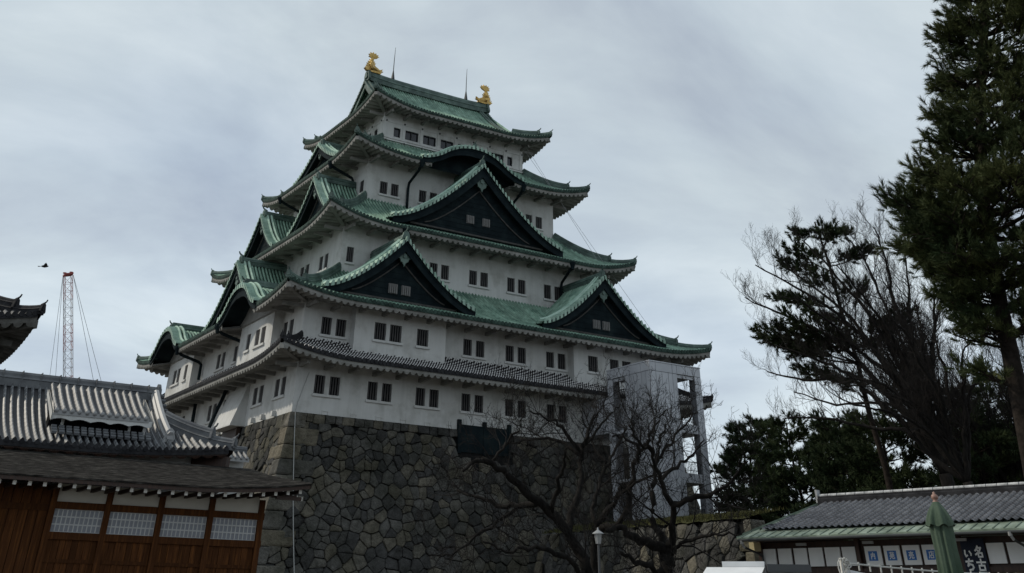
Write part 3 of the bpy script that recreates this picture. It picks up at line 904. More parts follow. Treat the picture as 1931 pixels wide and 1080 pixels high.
S3 = [[(4.88, 5.52)], pair(8.8, .78, .34), pair(12.87, .8, .36), pair(16.93, .82, .36), pair(21.0, .82, .36), pair(25.08, .82, .38), [(30.6, 31.2)]]
W3 = [pair(6.93, .75, .32), pair(10.9, .78, .34), pair(19.5, .78, .34), pair(23.5, .78, .34)]
S4 = [pair(8.92, .78, .38), pair(13.05, .78, .38), pair(20.8, .78, .38), pair(25.22, .78, .42)]
W4 = [[(8.1, 8.95)], [(23.4, 24.2)]]
S5 = [[(10.97, 11.71)]] + [[(12.26 + k * 2.035, 13.74 + k * 2.035)] for k in range(6)] + [[(24.42, 25.04)]]
W5 = [[(10.95, 11.65)], [(12.2, 13.6)], [(14.2, 15.6)], [(16.6, 18.0)], [(18.6, 20.0)], [(20.6, 21.3)]]

def holes(groups, zz): return [(a, b, zz[0], zz[1]) for g_ in groups for (a, b) in g_]
def put(groups, zz, face, plane, off=0.0, style='bars', parent=castle, sills=True):
    for g_ in groups:
        for k, (a, b) in enumerate(g_):
            uc = (a + b) / 2 + off
            sl = None
            if k == 0 and sills:
                lo, hi = -(b - a) / 2 - .12, (g_[-1][1] - a) - (b - a) / 2 + .12
                sl = (lo, hi) if face == 'S' else (-hi, -lo)
            window(parent, face, uc, plane, zz[0], b - a, zz[1] - zz[0], style, sl)

def storey(x0, y0, x1, y1, z0, z1, hS, hW):
    m = MB()
    wall_face(m, (x0, y0, 0), (1, 0, 0), (0, -1, 0), x1 - x0, z0, z1, [(a - x0, b - x0, c, d) for a, b, c, d in hS])
    wall_face(m, (x0, y0, 0), (0, 1, 0), (-1, 0, 0), y1 - y0, z0, z1, [(a - y0, b - y0, c, d) for a, b, c, d in hW])
    m.add([(x1, y0, z0), (x1, y1, z0), (x1, y1, z1), (x1, y0, z1)], [(0, 1, 2, 3)])
    m.add([(x1, y1, z0), (x0, y1, z0), (x0, y1, z1), (x1, y1, z1)], [(0, 1, 2, 3)])
    return m

s = [0, 0, 0, 4.358, 7.527, 9.757]
m = storey(0, 0, LX, LY, 0, 3.75, holes(S1, Z1), holes(W1, Z1))
for x in (2.30, 4.55, 6.62, 8.68, 10.76, 12.70):          # little drain covers in relief at the foot
    m.box((x, -.045, .0), (x + .06, .0, .27)); m.box((x + .46, -.045, .0), (x + .52, .0, .27)); m.box((x + .06, -.045, .21), (x + .46, 0, .27))
for y in (2.9, 5.0, 7.0, 14.5, 17.0, 19.4):
    m.box((-.32, y, .02), (-.0, y + .26, .36))
w1 = m.build('storey_wall', 'plaster', castle)
put(S1, Z1, 'S', 0.0); put(W1, Z1, 'W', 0.0)
# projecting hood over the side doorway and the doorway below it
m = MB()
hood = [(0, 3.3), (-.55, 1.75), (-1.15, .12), (-1.15, .02), (0, .02)]
V = [(x, 9.15, z) for x, z in hood] + [(x, 13.3, z) for x, z in hood]
m.add(V, [(0, 1, 2, 3, 4), (9, 8, 7, 6, 5)] + [(i, i + 5, (i + 1) % 5 + 5, (i + 1) % 5) for i in range(5)])
m.build('hood', 'plaster', castle)
m = MB(); m.box((-.30, 9.75, -3.2), (.0, 13.1, 0.0)); m.box((-.42, 9.6, -3.2), (-.1, 9.75, .0))
m.build('door', 'wood_dark', castle)

m = storey(0, 0, LX, LY, 4.0, 7.9, holes(S2w, Z2), holes(W2w, Z2))
w2 = m.build('storey_wall', 'plaster', castle)
put(S2w, Z2, 'S', 0.0); put(W2w, Z2, 'W', 0.0)
def bay(face, u0, u1, groups):
    m = MB(); zz = Z2; pr = 0.8
    hl = [(a, b, zz[0], zz[1]) for g_ in groups for (a, b) in g_]
    if face == 'S':
        wall_face(m, (u0, -pr, 0), (1, 0, 0), (0, -1, 0), u1 - u0, 4.2, 7.9, hl)
        for x in (u0, u1): m.add([(x, -pr, 4.2), (x, 0, 4.2), (x, 0, 7.9), (x, -pr, 7.9)], [(0, 1, 2, 3)])
    else:
        wall_face(m, (-pr, u0, 0), (0, 1, 0), (-1, 0, 0), u1 - u0, 4.2, 8.3, hl)
        for y in (u0, u1): m.add([(-pr, y, 4.2), (0, y, 4.2), (0, y, 8.3), (-pr, y, 8.3)], [(0, 1, 2, 3)])
    o = m.build('bay', 'plaster', castle)
    put(groups, zz, face, -pr, u0)
bay('S', 3.88, 11.82, S2a); bay('S', 24.42, 32.32, S2b)
bay('W', 3.95, 10.9, W2a); bay('W', 22.6, 29.55, W2b)
m = storey(s[3], s[3], LX - s[3], LY - s[3], 9.5, 15.6, holes(S3, Z3), holes(W3, Z3))
m.build('storey_wall', 'plaster', castle); put(S3, Z3, 'S', s[3]); put(W3, Z3, 'W', s[3])
m = storey(s[4], s[4], LX - s[4], LY - s[4], 17.0, 23.2, holes(S4, Z4), holes(W4, Z4))
m.build('storey_wall', 'plaster', castle); put(S4, Z4, 'S', s[4]); put(W4, Z4, 'W', s[4])
x5, y5, X5, Y5 = s[5], s[5], LX - s[5], LY - s[5]
m = storey(x5, y5, X5, Y5, 24.0, 29.3, holes(S5, Z5), holes(W5, Z5))
for (z, d, hgt) in ((27.52, .05, .2), (25.88, .1, .1), (25.62, .2, .14), (25.2, .12, .3)):  # nailed rails round the top storey
    m.box((x5 - d, y5 - d, z), (X5 + d, y5 - .002, z + hgt)); m.box((x5 - d, y5, z), (x5 - .002, Y5 + d, z + hgt)); m.box((X5 + .002, y5, z), (X5 + d, Y5 + d, z + hgt))
for k in range(9):
    x = 10.05 + k * 2.0
    m.box((x - .12, y5 - .06, 25.99), (x + .12, y5 - .003, 27.51))
for k in range(7):
    y = 10.05 + k * 2.05
    m.box((x5 - .06, y - .12, 25.99), (x5 - .003, y + .12, 27.51))
for x in (x5 + .02, X5 - .3): m.box((x, y5 - .05, 25.99), (x + .28, y5 - .004, 27.51))
m.build('storey_wall', 'plaster', castle)
put(S5, Z5, 'S', y5, style='glass', sills=False); put(W5, Z5, 'W', x5, style='glass', sills=False)
m = MB()
for k in range(9):
    x = 10.08 + k * 2.02
    m.lathe([(.001, 0), (.09, 0), (.09, .07), (.001, .07)], (0, 0, 0), 8)
    m.v[-1] = np.stack([m.v[-1][:, 0] + x, y5 - .05 - m.v[-1][:, 2], m.v[-1][:, 1] + 27.62], 1)
    m.box((x - .04, y5 - .24, 25.45), (x + .04, y5 - .19, 25.66))
for k in range(7):
    y = 10.1 + k * 2.0
    m.lathe([(.001, 0), (.09, 0), (.09, .07), (.001, .07)], (0, 0, 0), 8)
    m.v[-1] = np.stack([x5 - .05 - m.v[-1][:, 2], m.v[-1][:, 0] + y, m.v[-1][:, 1] + 27.62], 1)
m.build('nail_cover', 'iron', castle)

# roofs
R1, zf1, _ = skirt(castle, -2.4, LX + 2.4, -2.4, LY + 2.4, 2.45, 3.42, 1.45, 0.75, 2.4, 'tile_mortar', rows=5, label='grey tiled skirt roof with white mortar joints', ridge_mat='tile_end', ridge_s=.66)
KR = 7.0
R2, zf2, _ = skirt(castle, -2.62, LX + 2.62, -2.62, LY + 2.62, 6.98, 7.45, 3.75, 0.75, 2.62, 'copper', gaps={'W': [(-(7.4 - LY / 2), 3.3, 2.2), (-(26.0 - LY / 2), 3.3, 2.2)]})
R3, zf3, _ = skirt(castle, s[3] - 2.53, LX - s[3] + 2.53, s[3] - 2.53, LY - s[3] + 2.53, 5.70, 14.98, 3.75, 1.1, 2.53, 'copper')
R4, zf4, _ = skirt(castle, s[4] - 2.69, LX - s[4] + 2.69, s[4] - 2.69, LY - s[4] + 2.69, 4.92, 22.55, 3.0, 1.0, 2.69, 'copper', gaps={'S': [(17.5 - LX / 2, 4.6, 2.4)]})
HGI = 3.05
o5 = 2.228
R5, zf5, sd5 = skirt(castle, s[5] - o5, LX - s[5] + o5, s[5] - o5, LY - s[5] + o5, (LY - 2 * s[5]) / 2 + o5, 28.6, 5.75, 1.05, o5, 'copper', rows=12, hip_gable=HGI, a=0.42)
# gables of the top roof
cy = LY / 2
for gx, sgn in ((s[5] - o5 + HGI, -1), (LX - s[5] + o5 - HGI, 1)):
    yh = LY / 2 - s[5] + o5 - HGI
    ys = np.linspace(-yh, yh, 25)
    zt = np.array([float(zf5((LY / 2 - s[5] + o5) - abs(y), 1e3)) for y in ys])
    m = MB()
    m.grid(np.stack([np.stack([np.full(25, gx - sgn * .3), cy + ys, zt - .1], 1), np.stack([np.full(25, gx - sgn * .3), cy + ys, np.full(25, zt.min() - .4)], 1)], 1))
    gw = m.build('gable_wall', 'copper_mid', R5)
    m = MB()
    P = [np.stack([np.full(25, gx + sgn * a_), cy + ys, zt + b_], 1) for a_, b_ in ((.35, .02), (.35, -.75), (.2, -.75), (.2, -.05))]
    m.grid(np.stack(P, 1))
    m.build('bargeboard', 'copper_mid', R5)
    m = MB()
    arc = np.concatenate([[0], np.cumsum(np.hypot(np.diff(ys), np.diff(zt)))])
    nv = int(arc[-1] / .4); xs = []; hh = []
    for i in range(nv):
        for (u, h) in PROF: xs.append((i + u / .33) * arc[-1] / nv); hh.append(h * 1.1)
    yy = np.interp(xs, arc, ys); zz = np.interp(xs, arc, zt) + np.array(hh)
    m.grid(np.stack([np.stack([np.full(len(yy), gx + sgn * .5), cy + yy, zz - .18 * (np.array(hh) > -9)], 1), np.stack([np.full(len(yy), gx + sgn * .5), cy + yy, zz + .1], 1), np.stack([np.full(len(yy), gx - sgn * .45), cy + yy, zz + .12], 1)], 1))
    for q_ in (-1, 1):
        for off in (.1, -.55, -.9):
            yq = np.linspace(.2, yh, 14) * q_
            zq = np.interp(yq, ys, zt)
            m.tube(np.stack([np.full(14, gx + sgn * off), cy + yq, zq + .26], 1), .12, 6)
    m.build('verge', 'copper_mid', R5)
m = MB()
zr5 = float(zf5(LY / 2 - s[5] + o5, 1e3))
gx0, gx1 = s[5] - o5 + HGI - .1, LX - s[5] + o5 - HGI + .1
xs = np.linspace(gx0, gx1, 16)
zs = zr5 + .05 + .22 * (2 * (xs - LX / 2) / (gx1 - gx0)) ** 4
m.sweep(np.stack([xs, np.full(16, cy), zs], 1), RIDGE(0.36, 1.0))
ornament(m, (gx0 - .05, cy, zs[0] + .1), (-1, 0, 0), 1.25, False); ornament(m, (gx1 + .05, cy, zs[-1] + .1), (1, 0, 0), 1.25, False)
m.build('ridge', 'copper_mid', R5)
ZR = zs[0] + 1.0

# gable dormers
win_sp[0] = 1.15
chidori(castle, R2, 'S', 7.25, -1.85, 6.65, 8.0, 12.45, 6.1, windows=2, label='left of the two lower gables on the long face')
win_sp[0] = 1.05
chidori(castle, R2, 'S', 27.3, -1.85, 6.75, 8.0, 12.6, 6.1, windows=2, label='right of the two lower gables on the long face')
win_sp[0] = 1.7
chidori(castle, R3, 'S', 17.0, 2.45, 9.0, 15.75, 21.95, 5.2, windows=2, board=1.0, win_z=1.5, label='broad dark central gable on the long face')
chidori(castle, R2, 'W', 16.4, -0.3, 6.6, 8.7, 13.55, 4.8, label='wide gable in the middle of the side face')
chidori(castle, R3, 'W', 9.9, 3.4, 4.7, 16.1, 20.1, 4.3, board=.7)
chidori(castle, R3, 'W', 22.7, 3.4, 4.7, 16.1, 20.1, 4.3, board=.7)
chidori(castle, R4, 'W', 16.14, 5.9, 5.4, 23.3, 25.95, 4.0, board=.7)
# undulating gables
kw = dict(curve='kara', board=.75, wall_in=1.5, ridge_h=.42, wall_drop=.1)
chidori(castle, R4, 'S', 17.5, 4.75, 5.75, 22.5, 24.45, 5.0, name='curved_gable', label='curved gable below the top storey', wall_mat='copper_dark', **kw)
kw = dict(curve='kara', board=.7, wall_in=1.75, ridge_h=.7, wall_drop=.1)
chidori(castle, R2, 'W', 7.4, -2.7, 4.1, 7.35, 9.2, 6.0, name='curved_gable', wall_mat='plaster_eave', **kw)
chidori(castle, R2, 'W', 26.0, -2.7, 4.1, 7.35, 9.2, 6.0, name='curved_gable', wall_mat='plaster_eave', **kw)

# rain pipes
def pipe(path, r=.13):
    m = MB(); m.tube(path, r, 8)
    p = V3(*path[0])
    m.lathe([(.14, -.35), (.2, -.1), (.3, .12), (.32, .3), (.3, .32)], p, 8)
    m.build('downpipe', 'copper_dark', castle)
pipe([(11.8, 4.95, 22.1), (11.8, 5.6, 21.6), (11.75, 7.2, 20.9), (11.75, 7.33, 20.4), (11.75, 7.33, 18.4)])
pipe([(23.2, 4.95, 22.1), (23.2, 5.6, 21.6), (23.2, 7.2, 20.9), (23.2, 7.33, 20.4), (23.2, 7.33, 18.4)])
pipe([(9.0, 1.9, 14.5), (9.0, 2.4, 14.0), (8.9, 4.0, 13.3), (8.9, 4.15, 12.9), (8.9, 4.15, 11.4)])
pipe([(26.6, 1.9, 14.6), (26.6, 2.4, 14.2), (26.9, 4.0, 13.6), (26.9, 4.15, 13.2), (26.9, 4.15, 11.2)])
pipe([(-2.6, 11.6, 7.1), (-2.2, 11.6, 6.8), (-.5, 11.6, 6.4), (-.25, 11.6, 6.2), (-.25, 11.6, 5.0)])
pipe([(-2.6, 21.9, 7.1), (-2.2, 21.9, 6.8), (-.5, 21.9, 6.4), (-.25, 21.9, 6.2), (-.25, 21.9, 5.0)])
pipe([(-.35, 13.5, 3.3), (-.6, 13.5, 2.4), (-1.0, 13.5, 1.3), (-1.35, 13.5, .1), (-1.5, 13.5, -3)], .16)
pipe([(-.3, 21.3, 3.2), (-.3, 21.3, 2), (-.3, 21.3, .1), (-.6, 21.3, -3)], .15)
pipe([(s[4] - 2.6, 10.2, 22.1), (s[4] - 2.2, 10.2, 21.9), (s[4] - .3, 10.2, 21.3), (s[4] - .2, 10.2, 21.1), (s[4] - .2, 10.2, 18.5)])
pipe([(s[4] - 2.6, 22.2, 22.1), (s[4] - 2.2, 22.2, 21.9), (s[4] - .3, 22.2, 21.3), (s[4] - .2, 22.2, 21.1), (s[4] - .2, 22.2, 18.5)])
# copper clad rail round the recess in the base, and the side entrance further along
m = MB()
for x in (13.75, 16.05, 18.35): m.box((x - .14, -.26, -1.6), (x + .14, .02, .66))
m.box((13.89, -.2, -1.5), (15.91, -.06, .34)); m.box((16.19, -.2, -1.5), (18.21, -.06, .34))
m.build('copper_rail', 'copper_dark', castle)
# lightning rods, guard wires, cable on the corner
for x in (13.44, 22.85):
    m = MB()
    m.tube([(x, cy, ZR - .2), (x, cy, ZR + .9)], [.22, .05], 8)
    m.tube([(x, cy, ZR + .8), (x, cy, ZR + 2.2), (x + .03, cy, ZR + 3.7)], [.05, .04, .02], 6)
    m.build('lightning_rod', 'iron', castle)
m = MB()
for P in ([(26.3, 9.0, 28.3), (34.0, 1.0, 9.4)], [(X5, 9.5, 28.2), (LX - 1, 0, 8.6)]):
    m.tube(P, .018, 4)
m.build('guard_wire', 'wire', castle)
m = MB()
m.tube([(0.95, -.06, 2.6), (.35, -.06, .6), (.22, -.1, -.02)], .02, 5)
pp = [(.2 + .02 * h, -batter(h) - .2, -h) for h in np.linspace(.0, 12.5, 10)]
m.tube(pp, .035, 6)
m.build('cable', 'conduit', castle)

# golden fish on the ridge ends
def shachi(x, dirx):
    """a fish standing on its head: jaws towards the middle of the ridge, body rising, tail fanned and swept over"""
    m = MB()
    z0 = ZR - .05
    X = lambda a: x - dirx * a
    path = [(X(-1.05), cy, z0 + .30), (X(-.75), cy, z0 + .36), (X(-.35), cy, z0 + .42), (X(0.1), cy, z0 + .62), (X(.33), cy, z0 + 1.0), (X(.3), cy, z0 + 1.45), (X(.2), cy, z0 + 1.85), (X(.22), cy, z0 + 2.1)]
    m.tube(path, [.12, .3, .40, .42, .36, .29, .21, .14], 9)
    F = lambda pts, t=.05: m.prism([(p[0], p[1]) for p in pts], -t, t, lambda v: np.stack([x - dirx * v[:, 0], cy + v[:, 1], z0 + v[:, 2]], 1))
    # tail fan: lobed
    F([(.05, 1.85), (-.42, 2.02), (-.72, 2.32), (-.5, 2.3), (-.56, 2.55), (-.3, 2.45), (-.22, 2.72), (0, 2.55), (.2, 2.78), (.3, 2.55), (.58, 2.66), (.52, 2.42), (.8, 2.38), (.62, 2.2), (.78, 2.05), (.42, 1.95), (.35, 1.8)], .09)
    # dorsal spines along the outer side, belly fin, gill fin, jaws
    F([(.45, .55), (.95, .45), (.75, .68), (1.05, .78), (.8, .92), (.98, 1.1), (.7, 1.15), (.82, 1.4), (.55, 1.4), (.62, 1.7), (.38, 1.65), (.3, 1.2)], .06)
    F([(-.1, .8), (-.35, .95), (-.18, 1.05), (-.38, 1.3), (-.12, 1.3), (-.2, 1.55), (.1, 1.5), (.1, .9)], .05)
    F([(.4, .1), (.9, .05), (1.2, .35), (.98, .35), (1.05, .6), (.8, .5), (.55, .62), (.3, .4)], .2)
    F([(-.85, .5), (-1.35, .72), (-1.2, .45), (-1.45, .4), (-1.1, .28), (-.9, .3)], .14)
    F([(-1.1, .0), (-1.0, .2), (-.4, .16), (.3, .14), (.5, 0), (.3, -.1), (-.9, -.1)], .34)
    for sy in (-1, 1):
        V = np.array([(X(-.25), cy + sy * .35, z0 + .5), (X(.25), cy + sy * .72, z0 + .3), (X(.42), cy + sy * .78, z0 + .55), (X(.3), cy + sy * .62, z0 + .72), (X(.1), cy + sy * .38, z0 + .8)])
        m.add(np.concatenate([V, V + V3(0, 0.05, .05)]), [(0, 1, 2, 3, 4), (9, 8, 7, 6, 5)] + [(i, (i + 1) % 5, (i + 1) % 5 + 5, i + 5) for i in range(5)])
    for k_ in range(len(m.v)): m.v[k_] = (m.v[k_] - V3(x, cy, z0)) * .86 + V3(x, cy, z0)
    m.build('fish_ornament', 'gold', castle, smooth=False, label='golden fish ornament standing on the ridge end')
shachi(10.95, 1); shachi(25.35, -1)

# ------------------------------------------------------------------ lift tower in front of the keep
def clad(mb, O, a, nrm, cuts, z0, z1, zb=()):
    """cladding sheets with narrow open joints"""
    O, a, nrm = V3(*O), V3(*a), V3(*nrm)
    zz = [z0] + [z for z in zb if z0 < z < z1] + [z1]
    for u0, u1 in zip(cuts[:-1], cuts[1:]):
        for za, zb_ in zip(zz[:-1], zz[1:]):
            p = O + (u0 + u1) / 2 * a + .02 * nrm + V3(0, 0, (za + zb_) / 2)
            mb.obox(p, a * ((u1 - u0) / 2 - .02), nrm * .02, V3(0, 0, (zb_ - za) / 2 - .02))
TB = -6.6
lift = thing('elevator_tower', 'pale grey panelled lift tower with open stair bays beside the keep', 'tower', (28.3, -6.3, TB))
x0, x1, y0, y1, zt = 25.65, 31.0, -9.0, -3.6, 4.8
core = MB()
core.box((x0 + .04, y0 + .04, TB), (28.46, -5.9, 4.15))
core.box((30.34, y0 + .04, TB), (x1 - .04, y0 + .7, 4.15)); core.box((30.34, y1 - .7, TB), (x1 - .04, y1 - .04, 4.15))
core.box((x0 + .04, -4.28, TB), (x0 + .75, y1 - .04, 4.15))
core.box((x0 + .04, y0 + .04, 4.15), (x1 - .04, y1 - .04, zt - .04))
core.build('frame', 'panel_joint', lift)
sk = MB()
zbr = [-5.2, -3.9, -2.6, -1.3, 0.0, 1.35, 2.7]
clad(sk, (x0, y0 + .04, 0), (1, 0, 0), (0, -1, 0), [0, .62, 1.25, 1.9, 2.35, 2.82], TB, 4.15, ())
clad(sk, (30.3, y0 + .04, 0), (1, 0, 0), (0, -1, 0), [0, .35, .7], TB, 4.15, (.9,))
clad(sk, (x0, y0 + .04, 0), (1, 0, 0), (0, -1, 0), [0, .62, 2.35, 2.82, 4.65, 5.35], 4.15, zt)
clad(sk, (x0 + .04, -5.86, 0), (0, -1, 0), (-1, 0, 0), [0, .35, .95, 1.5, 2.1, 2.65, 3.14], TB, 4.15, ())
clad(sk, (x0 + .04, y1, 0), (0, -1, 0), (-1, 0, 0), [0, .4, .72], TB, 4.15, (.4,))
clad(sk, (x0 + .04, y1, 0), (0, -1, 0), (-1, 0, 0), [0, 1.1, 2.4, 2.9, 4.3, 5.4], 4.15, zt)
clad(sk, (x1 - .04, y0, 0), (0, 1, 0), (1, 0, 0), [0, .35, .7], TB, 4.15, (.9,))
clad(sk, (x1 - .04, y1 - .7, 0), (0, 1, 0), (1, 0, 0), [0, .35, .7], TB, 4.15, (.9,))
clad(sk, (x1 - .04, y0, 0), (0, 1, 0), (1, 0, 0), [0, .7, 2.7, 4.7, 5.4], 4.15, zt)
sk.box((x0 - .03, y0 - .03, zt), (x1 + .03, y1 + .03, zt + .08))
sk.build('cladding', 'panel_grey', lift)
for z in (.1, -3.2):
    m = MB()
    m.box((28.5, y0 + .12, z), (30.3, y0 + .3, z + .6)); m.box((28.5, y0 + .3, z), (x1 - .1, y1 - .1, z + .22))
    m.box((x0 + .1, -5.85, z + .1), (28.5, y1 - .1, z + .3))
    m.build('landing', 'panel_grey', lift)
m = MB(); m.box((28.5, y0 + .1, 3.9), (30.3, y0 + .25, 4.14)); m.build('lintel', 'panel_grey', lift)
m = MB(); m.box((x0 + .1, -5.84, 3.9), (x0 + .25, -4.3, 4.14)); m.build('lintel', 'panel_grey', lift)
for z in (-3.0, -6.0):
    m = MB()
    for k in range(12): m.box((28.55 + k * .15, y0 + .2, z + .1), (28.58 + k * .15, y0 + .23, z + 1.15))
    m.box((28.5, y0 + .19, z + 1.15), (30.3, y0 + .25, z + 1.2)); m.box((28.5, y0 + .19, z + .6), (30.3, y0 + .24, z + .64))
    m.build('railing', 'steel_dark', lift)
m = MB(); m.box((25.75, -3.55, .38), (28.4, -.02, 2.9)); m.build('bridge', 'panel_grey', lift)

# ------------------------------------------------------------------ low stone terrace under the lift tower
terr = thing('stone_terrace', 'low rubble stone terrace wall with grass along its top edge', 'stone wall', (18, -15.6, GZ))
TZ = -6.75; TH = TZ - GZ; bt = lambda h: 0.16 * h + .01 * h * h
ty0, ty1 = -5.3, -25.7
m = MB()
m.add([(18.0, ty0, TZ - .1), (18.0, ty1, TZ - .1), (38, ty1 + 17.6, TZ - .1), (38, ty0, TZ - .1), (17.9 - bt(TH) + .25, ty0, GZ), (17.9 - bt(TH) + .25, ty1, GZ), (38, ty1 + 17.6, GZ), (38, ty0, GZ)], [(0, 1, 2, 3), (0, 4, 5, 1), (1, 5, 6, 2), (0, 3, 7, 4)])
tb = m.build('wall_core', 'stone_wall_back', terr)
m = MB()
def face_T(u, h, o): return np.stack([17.8 - bt(h) - o, ty0 - u, TZ - h], 1)
stones(m, face_T, ty0 - ty1, TH, .95, 21, top_course=.0, skip=lambda c: c[0] < .7 or c[0] > ty0 - ty1 - .7)
m.build('stone_facing', 'stone', terr)
for cy_, b_ in ((ty0, -1), (ty1, 1)):
    m = MB(); quoins(m, (17.8, cy_, 0), (0, b_, 0), (1, 0, 0), bt, TZ, TH, 31, course=.8, out=.06, sc=.5)
    m.build('corner_stone', 'stone_quoin', terr)
rg = np.random.default_rng(4)
m = MB()
nx_, ny_ = 22, 40
G = np.zeros((nx_, ny_, 3))
for i in range(nx_):
    for j in range(ny_):
        y = ty0 + (ty1 - ty0) * j / (ny_ - 1); u = i / (nx_ - 1)
        G[i, j] = (17.75 + u * 20, y + (0 if j < ny_ - 1 else 0) + max(0, u * 20 * .88 * (j / (ny_ - 1))), TZ + .05 + .95 * min(1, u * 3.2) ** .8 + rg.normal(0, .03))
m.grid(G)
for k in range(5000):
    y = rg.uniform(ty1, ty0); x = 17.75 + abs(rg.normal(0, 1.6)); z = TZ + .05 + .95 * min(1, (x - 17.75) / 20 * 3.2) ** .8
    a_ = rg.uniform(0, 6.28); h = rg.uniform(.08, .24); dx_, dy_ = rg.normal(0, .07, 2)
    c_, s_ = math.cos(a_) * .02, math.sin(a_) * .02
    m.add([(x - c_, y - s_, z), (x + c_, y + s_, z), (x + dx_, y + dy_, z + h)], [(0, 1, 2)])
gr = m.build('grass', 'grass'); tag(gr, 'short dry grass on top of the stone terrace', 'grass', kind='stuff')

# ------------------------------------------------------------------ red wooden hall with shingle eave
hall = thing('wooden_hall', 'red brown wooden hall with white lattice windows under a shingled eave', 'building', (-24, -31, GZ))
HY = -33.0; HX1 = -14.12
def plain_roof(parent, name, x0, x1, y0, y1, W, zb, H, lift, th, material, a=.7, under='wood_dark'):
    zf = make_zf(zb, H, W, lift, Lc=5.0, a=a)
    cx, cy_ = (x0 + x1) / 2, (y0 + y1) / 2
    A, B = (x1 - x0) / 2, (y1 - y0) / 2
    m, e_ = MB(), MB()
    for S in (Side((cx, y0, 0), (1, 0, 0), (0, 1, 0), A, W, zf, 0.0), Side((cx, y1, 0), (-1, 0, 0), (0, -1, 0), A, W, zf, 0.0)):
        xs = np.concatenate([np.linspace(-S.A, -S.A + 6, 16), np.linspace(-S.A + 6, S.A - 6, 90)[1:-1], np.linspace(S.A - 6, S.A, 16)])
        dm = S.dmax(xs); D = dm[:, None] * np.linspace(0, 1, 26)[None]
        # courses of shingles: a small step at each row
        st = np.tile([0, .035], 13)[None, :26]
        m.grid(S.pt(xs[:, None], D, st))
        m.grid(np.stack([S.pt(xs, 0 * xs, 0), S.pt(xs, 0 * xs, -.05)], 1))
        e_.grid(np.stack([S.pt(xs, 0 * xs + .03, -.045), S.pt(xs, 0 * xs + .03, -th - .004)], 1))
        for q_ in (0, -1):                               # gable end: the thickness of the shingles and a board
            m.grid(np.stack([S.pt(xs[q_], D[q_], 0), S.pt(xs[q_], D[q_], -th)], 1))
        D2 = np.minimum(dm, 6.0)[:, None] * np.linspace(0, 1, 4)[None]
        e_.grid(S.pt(xs[:, None], D2, -th - .004))
    o = m.build(name, material, parent)
    e_.build('eave_board', under, o)
    return o, zf
hr, hzf = plain_roof(hall, 'shingle_roof', -44, -12.96, -34.6, -21, 6.0, -7.79, 1.2, .32, .16, 'shingle', a=.85)
rm, rem = {}, {}
for ky, half in (('S', (.05, .71)), ('E', (.48, .05))):
    m = MB(); m.box((-half[0], -half[1], -.11), (half[0], half[1], -.004)); rm[ky] = m.mesh('rafter', 'wood_dark')
    m = MB()
    if ky == 'S': m.box((-.055, -half[1] - .03, -.12), (.055, -half[1] - .001, 0))
    else: m.box((half[0] + .001, -.055, -.12), (half[0] + .03, .055, 0))
    rem[ky] = m.mesh('rafter_end', 'wood_end')
def rafter(ky, x, y, z):
    o = link('rafter', rm[ky], hall, None, (x, y, z))
    c = bpy.data.objects.new('rafter_end', rem[ky]); COL.objects.link(c); c.parent = o
for k in range(58):
    x = -13.3 - k * .46
    rafter('S', x, -33.71, float(hzf(0.0, abs(x + 12.96))) - .16)
for k in range(7):
    y = -34.2 + k * .46
    rafter('E', -13.62, y, float(hzf(y + 34.6, abs(x + 0))) - .16)
m = MB(); m.box((-44, HY + .12, GZ), (HX1 - .1, -22, -7.9)); hw_ = m.build('wall', 'wood_dark', hall)
posts = [HX1, -15.98, -17.77, -19.56, -21.36]
for x in posts:
    m = MB(); m.box((x - .10, HY - .08, GZ), (x + .10, HY + .12, -7.95)); m.build('post', 'wood_red', hall)
m = MB()
for z, h in ((-8.55, .2), (-9.38, .2)): m.box((-21.3, HY - .05, z), (HX1 + .14, HY + .1, z + h))
m.build('rail', 'wood_red', hall)
for xa, xb in zip(posts[1:], posts[:-1]):
    m = MB(); m.box((xa + .1, HY + .03, -8.35), (xb - .1, HY + .08, -7.85)); m.build('plaster_panel', 'ivory', hall)
    m = MB(); m.box((xa + .1, HY + .05, -9.18), (xb - .1, HY + .09, -8.55)); sc_ = m.build('paper_screen', 'lattice', hall)
    m = MB(); n_ = 11
    w_ = (xb - xa - .2)
    for k in range(n_ + 1):
        x = xa + .1 + k * w_ / n_; m.box((x - .018, HY + .022, -9.18), (x + .018, HY + .048, -8.55))
    for k in range(4):
        z = -9.18 + k * .63 / 3; m.box((xa + .1, HY + .02, z - .018), (xb - .1, HY + .05, z + .018))
    m.build('screen_lattice', 'paper', sc_)
    m = MB(); n_ = 8
    for k in range(n_):
        x = xa + .1 + k * w_ / n_; m.box((x + .006, HY + .02 + .012 * (k % 2), GZ), (x + w_ / n_ - .006, HY + .08, -9.38))
    m.box((xa + .1, HY - .01, -10.0), (xb - .1, HY + .02, -9.9))
    m.build('board_panel', 'wood_red', hall)
m = MB()
for k in range(70):
    x = -21.46 - k * .3; m.box((x - .29, HY + .02 + .014 * (k % 2), GZ), (x - .01, HY + .09, -7.92))
m.box((-44, HY - .02, -8.62), (-21.46, HY + .02, -8.45)); m.build('board_panel', 'wood_red', hall)

